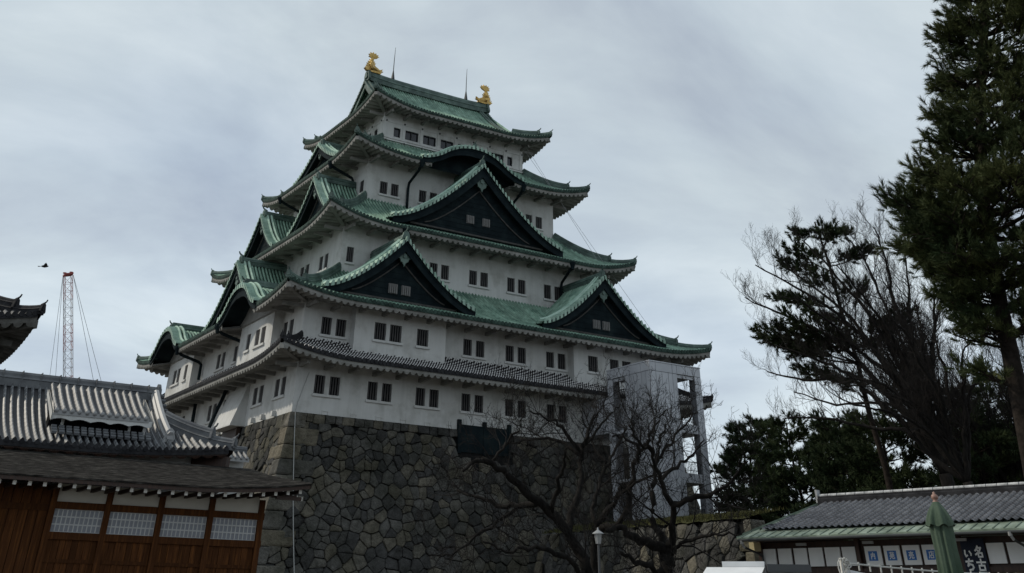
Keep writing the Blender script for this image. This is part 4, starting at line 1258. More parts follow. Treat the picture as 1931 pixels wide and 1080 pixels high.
# ------------------------------------------------------------------ tiled hall behind it
kit = thing('tiled_hall', 'hall with dark grey tiled roof and a raised smoke vent behind the wooden hall', 'building', (-28, -24.5, GZ))
KR_, kzf, _ = skirt(kit, -46, -13.9, -28.5, -20.3, 4.1, -6.22, 2.45, .35, 1.2, 'tile_grey', rows=10, hip_gable=2.4, a=.62, tile_scale=1.05, ridge_mat='tile_dull', ridge_s=.75, fascia=.12, raf=.5, pitch=.27, eave_mat='wood_dark', slope=.3, beams=False, prof=PROF_N)
m = MB(); m.box((-44.6, -27.3, GZ), (-15.2, -21.6, -6.2)); m.build('wall', 'plaster', kit)
m = MB(); m.box((-44.6, -28.42, -6.84), (-14.75, -28.25, -6.62)); m.build('gutter', 'ridge_white', kit)
m = MB()
zk = float(kzf(4.1, 1e3))
m.sweep([(x, -24.4, zk) for x in np.linspace(-46 + 2.6, -16.35, 6)], RIDGE(.2, .42))
for k in range(34): m.box((-16.8 - k * .75, -24.62, zk + .02), (-16.77 - k * .75, -24.18, zk + .45))
ornament(m, (-16.3, -24.4, zk + .05), (1, 0, 0), .6, False)
m.build('ridge', 'tile_dull', KR_)
for sy in (-1, 1):
    m = MB()
    d_ = np.linspace(4.0, .95, 10)
    m.sweep([(-16.45 + .1 * (4 - d) * .3, -24.4 + sy * (4.1 - d), float(kzf(d, 1e3)) + .08) for d in d_], RIDGE(.17, .36))
    dd_ = .95
    ornament(m, (-16.35, -24.4 + sy * (4.1 - dd_), float(kzf(dd_, 1e3)) + .15), (0, sy, 0), .5, False)
    m.build('descending_ridge', 'tile_grey', KR_)
m = MB()
yh = 4.1 - 2.4; ys = np.linspace(-yh, yh, 13); zt_ = np.array([float(kzf(4.1 - abs(y), 1e3)) for y in ys])
m.grid(np.stack([np.stack([np.full(13, -16.5), -24.4 + ys, zt_], 1), np.stack([np.full(13, -16.5), -24.4 + ys, np.full(13, zt_.min() - .3)], 1)], 1))
m.build('gable_wall', 'plaster', KR_)
m = MB()
for y in np.linspace(-yh, yh, 13):
    z = float(kzf(4.1 - abs(y), 1e3)) + .08
    m.tube([(-16.45, -24.4 + y, z + .04), (-16.0, -24.4 + y, z)], .09, 7)
m.build('verge', 'tile_dull', KR_)
# raised vent roof
vz = lambda d, t: -5.02 + .0 * t + .42 * np.asarray(d) + .05 * np.asarray(d) ** 2
S_ = Side((-19.15, -27.75, 0), (1, 0, 0), (0, 1, 0), 2.0, 2.15, vz, 0.0)
m = MB(); tile_side(m, S_, pitch=.29, rows=7, scale=1.05, prof=PROF_N); vent = m.build('smoke_vent', 'tile_grey', KR_, smooth=True)
m = MB()
xs = np.linspace(-21.1, -17.2, 66)
sc = -5.36 + .07 * np.abs(np.sin((xs + 21.1) * 2 * np.pi / 1.5))
m.grid(np.stack([np.stack([xs, np.full(66, -27.72), np.full(66, -5.12)], 1), np.stack([xs, np.full(66, -27.72), sc], 1), np.stack([xs, np.full(66, -27.6), sc], 1)], 1))
for x in (-21.12, -17.2):
    m.add([(x, -27.75, -5.12), (x, -25.7, -4.05), (x, -25.7, -4.25), (x, -27.75, -5.4)], [(0, 1, 2, 3)])
    m.add([(x + .06, -27.75, -5.12), (x + .06, -25.7, -4.05), (x + .06, -25.7, -4.25), (x + .06, -27.75, -5.4)], [(0, 1, 2, 3)])
for x in (-20.6, -18.0, -17.4): m.box((x, -27.3, -6.1), (x + .1, -27.2, -5.1))
m.build('vent_board', 'plaster', vent)
m = MB(); m.box((-21.05, -27.1, -6.2), (-17.25, -26.6, -4.95)); m.build('opening', 'void', vent)
m = MB()
for r_ in range(3):
    for k in range(14):
        x = -21.0 + k * .28
        m.tube([(x, -27.85 + r_ * .13, -5.78 + r_ * .1), (x + .2, -27.85 + r_ * .13, -5.78 + r_ * .1)], .075, 6)
m.build('vent_tiles', 'tile_dull', vent)

# short tile capped wall between the halls and the keep
pw = thing('plaster_wall', 'short white plaster wall with a grey tile cap next to the keep base', 'wall', (-13.2, -24, GZ))
m = MB(); m.box((-15.0, -24.0, GZ), (-11.75, -23.4, -5.72)); m.build('wall_face', 'plaster', pw)
zfw = lambda d, t: -5.74 + .45 * np.asarray(d) + 0 * np.asarray(t)
for O_, a_, b_ in (((-13.35, -24.45, 0), (1, 0, 0), (0, 1, 0)), ((-13.35, -22.95, 0), (-1, 0, 0), (0, -1, 0))):
    m = MB(); tile_side(m, Side(O_, a_, b_, 1.75, .75, zfw, 0.0), pitch=.25, rows=3, scale=.8, prof=PROF_N); m.build('tile_cap', 'tile_grey', pw, smooth=True)
m = MB(); m.sweep([(-15.1, -23.7, -5.42), (-11.6, -23.7, -5.42)], RIDGE(.13, .2)); m.build('ridge', 'tile_dull', pw)

# ------------------------------------------------------------------ corner turret at the far left
tur = thing('corner_turret', 'grey tiled turret with white eaves, only its roof corner showing at the edge', 'turret', (-27, -10, GZ))
tr, tzf, _ = skirt(tur, -34, -20.95, -18.0, -3.0, 3.6, -.28, 1.9, .62, 1.9, 'tile_dull', rows=6, ridge_mat='tile_end', ridge_s=.85, pitch=.3, tile_scale=1.1, fascia=.3, eave_mat='eave_shaded')
m = MB(); m.box((-32, -16.1, GZ), (-22.9, -4.9, .0)); m.build('wall', 'plaster', tur)
m = MB(); m.box((-32, -14.3, 1.0), (-24.6, -6.7, 3.0)); m.build('upper_wall', 'plaster', tur)

# ------------------------------------------------------------------ crane boom far behind
boom = thing('crane_boom', 'red and white lattice crane boom with cables rising behind the roofs', 'crane', (28.8, 171, GZ))
Pa, Pb = V3(28.8, 171, -12.6), V3(12.7, 173.8, 48.6)
ax = (Pb - Pa); Lb = np.linalg.norm(ax); ax /= Lb
e1 = np.cross(ax, V3(0, 1, 0)); e1 /= np.linalg.norm(e1); e2 = np.cross(ax, e1)
nseg = 12
for k in range(nseg):
    m = MB(); a0, a1 = Lb * k / nseg, Lb * (k + 1) / nseg
    cs = [(i * .8 * e1 + j * .8 * e2) for i, j in ((-1, -1), (1, -1), (1, 1), (-1, 1))]
    for c in cs: m.tube([Pa + ax * a0 + c, Pa + ax * a1 + c], .075, 4)
    nb = 3
    for q_ in range(nb):
        b0, b1 = a0 + (a1 - a0) * q_ / nb, a0 + (a1 - a0) * (q_ + 1) / nb
        for i in range(4):
            c, d = cs[i], cs[(i + 1) % 4]
            m.tube([Pa + ax * b0 + c, Pa + ax * b1 + d], .042, 3); m.tube([Pa + ax * b1 + c, Pa + ax * b1 + d], .042, 3)
    m.build('mast_section', 'mast_red' if k % 2 else 'mast_white', boom)
m = MB(); m.obox(Pb + ax * .2, e1 * .95, e2 * .95, ax * .16)
for i in (-1, 1): m.lathe([(.0, -.1), (.42, -.1), (.42, .1), (0, .1)], Pb + e1 * i * .7 + ax * .6, 8)
m.build('head', 'mast_red', boom)
for a_, zq in ((-8.5, 20), (-6.5, 22)):
    m = MB(); m.tube([Pb - e1 * 1.1, Pb - ax * 30 + e1 * a_ * 1.0, Pb - ax * 62 + e1 * a_ * 2], .045, 4); m.build('stay_cable', 'steel_dark', boom)
for k, (dx_, ln) in enumerate(((2.2, 29), (4.2, 29.4))):
    m = MB(); tip = Pb + e1 * 1.1; en = tip + V3(dx_ * .9 - 3.6 + 8 * 0, 0, -ln) + V3(8.3 - 2.6, 0, 0)
    m.tube([tip, en], .04, 4); m.lathe([(0, -.9), (.28, -.6), (.28, 0), (.05, .3)], en, 6); m.build('hook_cable', 'steel_dark', boom)

# ------------------------------------------------------------------ bird
bd = MB(); bc = V3(-29.589 + .148 * 110, -72.684 + .989 * 110, -11.044 + .244 * 110)
rv, fv = V3(.98, -.15, .1), V3(.15, .98, .0)
bd.tube([bc - rv * .34, bc - rv * .2, bc, bc + rv * .22, bc + rv * .34], [.03, .1, .14, .09, .02], 7)
for sg, ln in ((1, .75), (-1, .75)):
    tipd = (fv * sg * .8 + V3(0, 0, .55 if sg > 0 else .18)) 
    V = np.array([bc + rv * .14, bc + rv * .2 + tipd * .4, bc + rv * .02 + tipd * .95, bc - rv * .12 + tipd * .5, bc - rv * .14])
    bd.add(np.concatenate([V, V - V3(0, 0, .03)]), [(0, 1, 2, 3, 4), (9, 8, 7, 6, 5)])
V = np.array([bc - rv * .25, bc - rv * .62 + fv * .14, bc - rv * .66 - fv * .1]); bd.add(np.concatenate([V, V - V3(0, 0, .03)]), [(0, 1, 2), (5, 4, 3)])
tag(bd.build('bird', 'feather'), 'small black bird gliding in the sky above the crane', 'bird')

# ------------------------------------------------------------------ trees
def fast_mesh(name, V, k, material):
    """mesh of separate k-sided faces from an (n*k, 3) array"""
    me = bpy.data.meshes.new(name); n = len(V) // k
    me.vertices.add(len(V)); me.vertices.foreach_set('co', np.asarray(V, np.float32).ravel())
    me.loops.add(n * k); me.loops.foreach_set('vertex_index', np.arange(n * k, dtype=np.int32))
    me.polygons.add(n); me.polygons.foreach_set('loop_start', np.arange(0, n * k, k, dtype=np.int32)); me.polygons.foreach_set('loop_total', np.full(n, k, np.int32))
    me.materials.append(MATS[material]); me.update(calc_edges=True)
    return me
def unit(v): return v / (np.linalg.norm(v) + 1e-9)
class Bare:
    def __init__(s, seed): s.rg = np.random.default_rng(seed); s.wood = MB(); s.twig = MB()
    def twigs(s, path, r0, r1, level, maxlevel, length, spacing, up=.25, start=.15):
        rg = s.rg
        path = np.asarray(path, float); seg = np.linalg.norm(np.diff(path, axis=0), axis=1); tot = seg.sum(); cum = np.concatenate([[0], np.cumsum(seg)]) / tot
        n = max(2, int(tot * (1 - start) / spacing))
        for k in range(n):
            t = start + (1 - start) * (k + rg.uniform(0, 1)) / n
            p = np.array([np.interp(t, cum, path[:, i]) for i in range(3)])
            j = min(len(path) - 2, int(np.searchsorted(cum, t, 'right') - 1)); d = unit(path[j + 1] - path[j])
            side = unit(np.cross(d, rg.normal(size=3)))
            ang = rg.uniform(.5, 1.1)
            dr = unit(d * math.cos(ang) + side * math.sin(ang) + V3(0, 0, up))
            L_ = length * rg.uniform(.55, 1.15) * (1 - .35 * t)
            r_ = max(.0055, (r0 + (r1 - r0) * t) * .55)
            r_ = min(r_, L_ * .017)
            q_ = [p]; m_ = 4 if level < maxlevel else 3
            for _ in range(m_):
                dr = unit(dr + rg.normal(0, .22, 3) + V3(0, 0, up * .25)); q_.append(q_[-1] + dr * L_ / m_)
            rr = np.linspace(r_, max(.004, r_ * .35), m_ + 1)
            (s.wood if r_ > .03 else s.twig).tube(q_, rr, 5 if r_ > .03 else 3, False)
            if level < maxlevel: s.twigs(q_, r_, r_ * .35, level + 1, maxlevel, length * .52, spacing * .62, up, .12)
    def limb(s, path, r0, r1):
        path = np.asarray(path, float); n = len(path)
        t = np.linspace(0, n - 1, (n - 1) * 4 + 1)
        P = np.stack([np.interp(t, np.arange(n), path[:, i]) for i in range(3)], 1)
        for _ in range(2): P[1:-1] = .25 * P[:-2] + .5 * P[1:-1] + .25 * P[2:]
        P[1:-1] += s.rg.normal(0, .035, (len(P) - 2, 3))
        rr = np.linspace(r0, r1, len(P)) * s.rg.uniform(.9, 1.12, len(P))
        s.wood.tube(P, rr, 9)
        return P
    def finish(s, name, label, loc, group=None, bark='bark_dark'):
        o = thing(name, label, 'tree', loc, group)
        s.wood.build('trunk', bark, o, smooth=True); s.twig.build('crown', 'twig', o)
        return o
LIMBS_A = [
    ([(-9.51, -46.49, -10.72), (-9.54, -46.47, -10.2), (-9.78, -46.29, -9.66), (-10.29, -46.17, -9.08), (-11.05, -46.11, -8.6), (-11.87, -46.03, -8.07), (-12.61, -46.03, -7.74), (-13.04, -46.0, -7.67), (-13.47, -45.97, -7.98)], 0.24, 0.04),
    ([(-11.05, -46.11, -8.6), (-11.2, -45.53, -8.69), (-11.44, -44.88, -8.62), (-11.86, -44.26, -8.44), (-12.16, -43.49, -8.19)], 0.11, 0.03),
    ([(-10.05, -46.21, -9.26), (-9.82, -46.01, -8.72), (-9.33, -45.88, -8.11), (-9.07, -45.57, -7.57), (-8.89, -45.46, -7.03), (-8.58, -45.44, -6.47), (-8.33, -45.39, -6.06)], 0.13, 0.03),
    ([(-10.62, -46.17, -8.82), (-10.78, -46.8, -8.06), (-10.91, -47.32, -7.64), (-11.18, -47.74, -7.41)], 0.08, 0.03),
    ([(-9.01, -45.5, -7.25), (-9.2, -44.98, -6.88), (-9.68, -44.39, -6.76), (-10.17, -43.8, -6.82), (-10.48, -43.36, -6.95)], 0.07, 0.02),
    ([(-9.0, -45.5, -7.2), (-9.82, -45.64, -6.59), (-10.4, -45.84, -6.4), (-11.11, -45.83, -6.28)], 0.07, 0.02),
    ([(-9.6, -46.43, -10.64), (-9.99, -46.63, -10.12), (-10.77, -46.8, -9.82), (-11.49, -46.9, -9.67), (-12.09, -46.85, -9.75), (-12.64, -46.73, -9.79), (-13.18, -46.62, -9.61)], 0.1, 0.02),
    ([(-11.18, -45.3, -8.68), (-12.15, -45.26, -9.21), (-13.0, -45.32, -9.7), (-13.79, -45.43, -9.94)], 0.06, 0.02),
    ([(-12.61, -46.03, -7.74), (-12.13, -46.11, -7.23), (-11.74, -46.13, -6.9), (-11.43, -46.09, -6.37)], 0.05, 0.02),
    ([(-8.89, -45.46, -7.03), (-8.07, -45.34, -6.36), (-7.51, -45.27, -5.98), (-7.12, -45.2, -5.65)], 0.05, 0.02),
]
LIMBS_B = [
    ([(-6.94, -43.43, -10.68), (-7.0, -43.38, -9.69), (-6.98, -43.4, -9.18), (-6.91, -43.45, -8.82), (-6.86, -44.0, -8.53), (-6.85, -44.52, -8.14), (-6.86, -44.76, -7.89)], 0.2, 0.06),
    ([(-6.91, -43.45, -8.82), (-6.87, -43.1, -8.43), (-6.28, -42.93, -7.63), (-5.85, -42.75, -7.02), (-5.21, -42.76, -6.39), (-4.77, -42.6, -5.8)], 0.1, 0.03),
    ([(-6.92, -43.44, -8.98), (-6.78, -44.06, -8.94), (-6.73, -44.61, -8.71), (-6.63, -44.96, -7.89), (-6.62, -45.23, -7.17), (-6.59, -45.51, -6.92), (-7.04, -45.4, -6.67), (-7.54, -45.24, -6.61)], 0.13, 0.03),
    ([(-6.59, -45.51, -6.94), (-6.3, -45.49, -6.62), (-5.96, -45.53, -6.21), (-5.49, -45.54, -5.72)], 0.07, 0.02),
    ([(-6.85, -44.52, -8.14), (-6.78, -45.35, -7.82), (-6.71, -45.94, -7.7), (-6.42, -46.45, -7.57)], 0.06, 0.02),
    ([(-5.85, -42.75, -7.02), (-5.95, -42.17, -6.39), (-5.91, -41.69, -5.8), (-5.89, -41.46, -5.28)], 0.06, 0.02),
]
LIMBS_C = [
    ([(-7.29, -47.02, -10.69), (-7.27, -47.03, -10.15), (-7.24, -47.06, -9.7), (-7.27, -47.03, -9.56)], 0.26, 0.2),
    ([(-7.28, -47.03, -9.6), (-7.85, -47.07, -9.48), (-8.47, -47.06, -9.32), (-8.97, -47.04, -9.13), (-9.4, -47.09, -9.22)], 0.17, 0.06),
    ([(-7.19, -47.1, -9.6), (-7.12, -46.77, -9.26), (-7.1, -46.39, -8.86), (-6.83, -46.23, -7.99), (-6.52, -46.1, -7.23), (-6.28, -46.04, -6.67), (-5.98, -46.04, -6.21)], 0.14, 0.03),
    ([(-7.15, -47.14, -9.6), (-7.32, -47.52, -9.15), (-7.55, -47.86, -8.62), (-8.06, -47.94, -7.98), (-8.41, -48.16, -7.44), (-8.77, -48.38, -7.09)], 0.14, 0.03),
    ([(-7.55, -47.86, -8.64), (-7.56, -48.38, -8.53), (-7.4, -49.21, -8.4), (-7.3, -50.0, -8.13), (-7.2, -50.67, -7.71)], 0.1, 0.02),
    ([(-7.14, -47.15, -9.72), (-7.18, -47.65, -9.48), (-7.2, -48.44, -9.32), (-7.08, -49.1, -9.32), (-6.91, -49.83, -9.32)], 0.07, 0.02),
    ([(-7.27, -47.04, -10.42), (-7.59, -47.28, -10.14), (-8.47, -47.33, -9.94), (-9.19, -47.38, -9.74)], 0.12, 0.05),
    ([(-8.06, -47.94, -7.98), (-7.33, -47.92, -7.64), (-6.62, -47.88, -7.24), (-6.0, -47.78, -6.82)], 0.07, 0.02),
    ([(-6.52, -46.1, -7.23), (-5.88, -46.13, -6.76), (-5.25, -46.15, -6.22), (-4.7, -46.26, -5.79)], 0.06, 0.02),
    ([(-8.41, -48.16, -7.44), (-8.89, -48.15, -7.18), (-9.27, -48.22, -6.82), (-9.4, -48.51, -6.41)], 0.06, 0.02),
]
def cherry(limbs, seed, label, first):
    b = Bare(seed)
    for i, (P, r0, r1) in enumerate(limbs):
        P = list(P)
        if i == 0: P = [(P[0][0], P[0][1], GZ - .1)] + P
        r0 *= .86; r1 *= .9
        Q = b.limb(P, r0, r1)
        b.twigs(Q, r0, r1, 1, 4, 1.85, .35, up=.2, start=.3 if i == 0 else .12)
    x, y, z = limbs[0][0][0]
    return b.finish('bare_cherry_tree', label, (x, y, GZ), 'bare cherry trees in front of the stone base')
cherry(LIMBS_A, 11, 'bare dark cherry tree whose thick trunk leans over to the left', 0)
cherry(LIMBS_B, 12, 'bare cherry tree with an upright trunk right behind the lamp post', 0)
cherry(LIMBS_C, 13, 'bare cherry tree forking low in front of the lift tower', 0)

def fan_tree(seed, base, H, lean, spread, label, nl=7, r0=.42, levels=4, twig_len=3.2, group='tall bare trees behind the shop', tips=(), fork=None):
    b = Bare(seed); rg = b.rg
    base = V3(*base); lean = V3(*lean)
    fork = V3(*fork) if fork is not None else base + lean * .16 * H + V3(0, 0, H * .2)
    b.limb([base - V3(0, 0, .2), base * .5 + fork * .5 + rg.normal(0, .15, 3), fork], r0, r0 * .8)
    tl = [V3(*t) for t in tips]
    for k in range(nl):
        az = 2 * math.pi * (k + rg.uniform(-.3, .3)) / nl
        out_ = V3(math.cos(az), math.sin(az), 0) * spread * rg.uniform(.45, 1.05)
        hh = H * rg.uniform(.78, 1.0) - .18 * H * (np.linalg.norm(out_) / spread)
        tl.append(base + lean * hh + out_ + V3(0, 0, hh))
    for tip in tl:
        out_ = (tip - fork) * V3(1, 1, 0)
        P = [fork + (tip - fork) * t + V3(0, 0, 1) * H * .06 * math.sin(math.pi * t) - out_ * .12 * math.sin(math.pi * t) + rg.normal(0, .2, 3) * (0 < t < 1) for t in np.linspace(0, 1, 6)]
        Q = b.limb(P, r0 * rg.uniform(.28, .5), .03)
        b.twigs(Q, r0 * .4, .035, 1, levels, twig_len, .46, up=.42, start=.18)
    return b.finish('bare_tree', label, tuple(base), group)
left = V3(-.58, .81, 0)                                  # towards the keep side
fan_tree(31, (19.7, -38.4, GZ), 19.5, left * .10, 4.0, 'tallest bare tree, its dark limbs fanning out towards the keep', nl=3, r0=.40, twig_len=2.7, fork=(19.3, -37.9, -5.4),
         tips=[(15.3, -29.9, 3.9), (12.9, -33.3, 4.6), (19.7, -28.8, 7.0), (16.3, -34.0, 6.4), (21.0, -33.5, 7.6), (17.2, -38.4, 6.2), (21.2, -37.2, 6.2), (14.3, -31.8, 1.1), (18.7, -27.7, 0.6), (11.9, -36.6, 2.1), (14.2, -37.8, 3.8), (17.9, -36.0, 3.1), (20.2, -39.3, 3.8), (23.9, -34.0, 3.1)])
fan_tree(32, (16.4, -42.5, GZ), 14.0, left * .2, 3.5, 'lower bare tree leaning towards the keep behind the shop ridge', nl=3, r0=.3, twig_len=2.4, fork=(15.7, -41.5, -6.2),
         tips=[(11.7, -34.9, -3.3), (15.2, -32.7, -1.5), (11.8, -38.0, -1.2), (15.2, -37.5, 0.3), (12.3, -41.8, 0.1), (15.8, -41.6, 0.2), (15.8, -43.4, -0.6), (10.7, -39.8, -3.3), (17.0, -43.5, -1.8)])
fan_tree(34, (27.5, -37.0, GZ), 18.5, left * .06, 5.5, 'bare tree partly hidden by the large pine', nl=8, r0=.34)

def tuft_template(rg, m, length, width, shoot):
    """needles along a short shoot pointing along +z"""
    out_ = []
    for k in range(m):
        h = shoot * (k / m); az = k * 2.4 + rg.uniform(-.3, .3); tilt = rg.uniform(.35, 1.05) * (1 - .45 * k / m)
        d = V3(math.cos(az) * math.sin(tilt), math.sin(az) * math.sin(tilt), math.cos(tilt)); s_ = unit(np.cross(d, rg.normal(size=3))) * width / 2
        p = V3(0, 0, h); L_ = length * rg.uniform(.8, 1.15)
        out_ += [p - s_, p + s_, p + d * L_]
    return np.array(out_)
def pine(seed, base, H, label, limbs, tuft, needle_mat, lexp=1.4, targets=(), dens=1.6, r0=.25, lean=(0, 0, 0), group=None, wiggle=.25, sub=.5, tips=.22, name='pine_tree', limb_r=.055):
    """limbs: (height fraction, azimuth, length, rise)"""
    rg = np.random.default_rng(seed); base = V3(*base); lean = V3(*lean)
    wood = MB(); n = 9
    tp = np.array([base + V3(0, 0, -.2 if k == 0 else 0) + V3(0, 0, H * k / (n - 1)) + lean * (k / (n - 1)) ** lexp + (rg.normal(0, wiggle, 3) * V3(1, 1, 0) if 0 < k else 0) for k in range(n)])
    wood.tube(tp, np.linspace(r0, .05, n), 9)
    pos, axs = [], []
    f = np.linspace(0, 1, n)
    limbs = list(limbs)
    for t_ in targets:
        hf = (t_[2] - GZ) / H
        for _ in range(4):
            p0 = np.array([np.interp(hf, f, tp[:, i]) for i in range(3)]); v_ = V3(*t_)[:2] - p0[:2]; ln = max(.9, float(np.hypot(*v_))); hf = (t_[2] - .3 * ln - GZ) / H
        limbs.append((hf, math.atan2(v_[1], v_[0]), ln, .3))
    for (hf, az, ln, rise) in limbs:
        p0 = np.array([np.interp(hf, f, tp[:, i]) for i in range(3)])
        d = V3(math.cos(az), math.sin(az), 0)
        m_ = 7; P = [p0]
        for k in range(m_):
            t = (k + 1) / m_
            P.append(p0 + d * ln * t + V3(0, 0, 1) * (rise * ln * t ** 1.5) + rg.normal(0, .05 * ln * .35, 3) * t)
        P = np.array(P); wood.tube(P, np.linspace(limb_r * (.6 + .25 * ln / 2), .014, m_ + 1), 5, False)
        seg = ln / sub; ns = max(3, int(seg * dens))
        for k in range(ns):
            t = .22 + .78 * (k + rg.uniform(.2, .8)) / ns
            q_ = np.array([np.interp(t, np.linspace(0, 1, m_ + 1), P[:, i]) for i in range(3)])
            sg = 1 if k % 2 else -1
            sd_ = np.cross(d, V3(0, 0, 1)) * sg
            bd_ = unit(d * .75 + sd_ * rg.uniform(.4, 1.0) + V3(0, 0, rg.uniform(.05, .4)))
            bl = ln * (.42 * (1 - .55 * t) + .06)
            e_ = q_ + bd_ * bl + V3(0, 0, .08 * bl)
            wood.tube([q_, (q_ + e_) / 2 + rg.normal(0, .03, 3), e_], [.016, .012, .008], 3, False)
            nt_ = max(2, int(bl / tips))
            for j in range(nt_):
                tt = .15 + .85 * (j + rg.uniform(.3, 1)) / nt_
                w_ = q_ + (e_ - q_) * tt
                for z_ in range(2 if tt < .8 else 3):
                    a_ = unit(bd_ * .7 + rg.normal(0, .5, 3) + V3(0, 0, .55)); ofs = rg.uniform(.02, tips * 1.1)
                    pos.append(w_ + a_ * ofs); axs.append(a_)
        for z_ in range(4):
            a_ = unit(d + rg.normal(0, .4, 3) + V3(0, 0, .4)); pos.append(P[-1] - d * rg.uniform(0, .2)); axs.append(a_)
    pos, axs = np.array(pos), np.array(axs)
    tmpl = [tuft_template(rg, *tuft) for _ in range(5)]
    Vs = []
    for k in range(5):
        p, a = pos[k::5], axs[k::5]
        r_ = rg.normal(size=a.shape); x = np.cross(a, r_); x /= np.linalg.norm(x, axis=1)[:, None]; y = np.cross(a, x)
        sc_ = rg.uniform(.75, 1.2, len(p))
        T = tmpl[k]
        Vs.append((p[:, None] + sc_[:, None, None] * (T[None, :, 0, None] * x[:, None] + T[None, :, 1, None] * y[:, None] + T[None, :, 2, None] * a[:, None])).reshape(-1, 3))
    o = thing(name, label, 'tree', tuple(base), group)
    wood.build('trunk', 'bark_pine', o, smooth=True)
    link('crown', fast_mesh('crown', np.concatenate(Vs), 3, needle_mat), o)
    return o, len(pos)

# the large pine close by on the right
azl = math.atan2(.85, -.525)
PB = V3(-8.36, -59.5, GZ); PH = 19.0
rg = np.random.default_rng(77)
tg_ = [(-8.63, -60.0, .83), (-7.86, -59.35, -.17), (-9.32, -59.82, -1.96), (-8.47, -59.3, -2.65), (-7.89, -58.35, -2.52), (-9.36, -57.99, -3.23), (-9.98, -58.85, -4.12), (-8.55, -57.41, -4.01), (-10.02, -59.68, -4.78), (-9.14, -58.3, -5.25), (-9.27, -58.99, -6.06), (-8.74, -58.89, -6.83), (-7.78, -60.46, 1.27), (-7.6, -60.6, 2.2), (-9.4, -58.3, -3.7), (-8.9, -58.6, -4.6), (-8.6, -59.2, -1.2), (-8.9, -58.2, -3.3), (-8.4, -57.8, -4.6), (-9.0, -58.0, -4.3), (-9.6, -58.4, -3.9), (-8.8, -58.5, -5.6), (-9.6, -59.2, -5.0), (-8.2, -58.2, -3.4)]
tg_ = [(x + .24, y - .4, z) for x, y, z in tg_]           # the shoots reach a little past the limb
lm = []
for (x, y, z) in list(tg_):                              # each bough is a spray of three limbs
    for da, f_ in ((.38, .82), (-.38, .78)):
        vx, vy = x - PB[0] - .35, y - PB[1] + .55
        c_, s_ = math.cos(da), math.sin(da)
        tg_.append((PB[0] + .35 + (vx * c_ - vy * s_) * f_, PB[1] - .55 + (vx * s_ + vy * c_) * f_, z - rg.uniform(.0, .25)))
for k in range(200):
    lay = (k // 8 + rg.uniform(-.22, .22)) / 25          # boughs stand in layers
    hf = .34 + .65 * lay
    top = max(0.0, min(1.0, (1.0 - hf) * 2.4)); low = max(0.0, min(1.0, (hf - .27) * 6.5)); mid = math.exp(-((hf - .46) / .08) ** 2)
    az = k * 2.39996 + rg.uniform(-.3, .3)
    away = max(0.0, -math.cos(az - azl)); near_ = max(0.0, math.cos(az - azl))
    ln = (.75 + .35 * top + .55 * mid + 1.5 * away * top) * (1 - .18 * near_ * (1 - mid)) * (.4 + .6 * low) * rg.choice([.7, .9, 1.0, 1.15])
    lm.append((hf, az, ln, rg.uniform(.05, .35)))
o, npn = pine(41, PB, PH, 'large dark green pine with long needles close by on the right', lm, (36, .15, .015, .18), 'needle_near', targets=tg_, lexp=2.8, lean=(2.3, -3.7, 0), dens=2.6, r0=.24, wiggle=.06, sub=.42, tips=.16)

def rand_limbs(rg, n, h0, lmax, top=.25):
    o_ = []
    for k in range(n):
        hf = h0 + (1 - h0) * (k + rg.uniform(0, 1)) / n
        ln = lmax * (top + (1 - top) * math.sqrt(max(0, 1 - ((hf - h0) / (1 - h0)) ** 1.6))) * rg.uniform(.65, 1.1)
        o_.append((hf, k * 2.39996 + rg.uniform(-.4, .4), ln, rg.uniform(.05, .4)))
    return o_
far = [  # seed, base, height, crown start, reach, limbs, label
    (51, (33.0, -11.5, GZ), 13.2, .12, 3.6, 46, 'bushy dark pine just right of the lift tower'),
    (52, (31.0, -17.5, GZ), 12.6, .10, 3.4, 42, 'bushy dark pine above the right end of the stone terrace'),
    (53, (34.5, -19.5, GZ), 12.6, .12, 3.4, 42, 'bushy dark pine second from the lift tower'),
    (54, (28.6, -24.0, GZ), 11.5, .08, 3.4, 36, 'low dark pine behind the left end of the shop roof'),
    (55, (24.5, -30.8, GZ), 11.0, .08, 3.2, 34, 'low dark pine at the foot of the bare trees'),
    (57, (32.0, -33.0, GZ), 13.0, .10, 3.8, 40, 'broad dark pine behind the trunk of the tallest bare tree'),
    (56, (25.5, -35.5, GZ), 10.5, .08, 3.2, 34, 'low dark pine behind the middle of the shop ridge'),
]
for sd_, b_, H_, h0, reach, nl, lab in far:
    pine(sd_, b_, H_, lab, rand_limbs(np.random.default_rng(sd_), int(nl * 1.5), h0, reach), (24, .32, .05, .32), 'needle_far', r0=.2, wiggle=.12, sub=.5, tips=.30, dens=2.4, group='dark pines behind the terrace and the shop')
# a tall pine whose clumps show through the bare crowns
pine(62, (21.0, -33.5, GZ), 21.2, 'tall thin pine with separate dark clumps among the bare trees', [(.97, .3, 1.0, .3), (.95, 2.4, 1.1, .3), (.93, 4.5, 1.2, .3), (.9, 1.2, 1.3, .3), (.88, 5.4, 1.4, .2)], (26, .26, .045, .26), 'needle_far', r0=.24, lean=(-1.0, 1.3, 0), lexp=1.2, wiggle=.12, sub=.34, tips=.24, dens=1.7, limb_r=.045,
     targets=[(19.2, -31.2, 8.0), (18.8, -33.9, 7.5), (22.4, -32.4, 8.2), (17.5, -32.4, 6.4), (18.5, -30.5, 6.1), (21.7, -34.4, 6.6), (17.5, -29.3, 1.9), (16.4, -31.1, 1.9), (15.9, -33.6, 1.9), (21.3, -30.7, 3.4), (18.1, -33.1, 4.8), (19.5, -34.8, 4.1), (19.8, -28.9, 4.7), (18.5, -33.5, 1.4), (20.7, -36.4, 2.3), (18.7, -30.6, 0.2), (18.6, -33.6, -0.8), (22.8, -32.6, 1.8)])

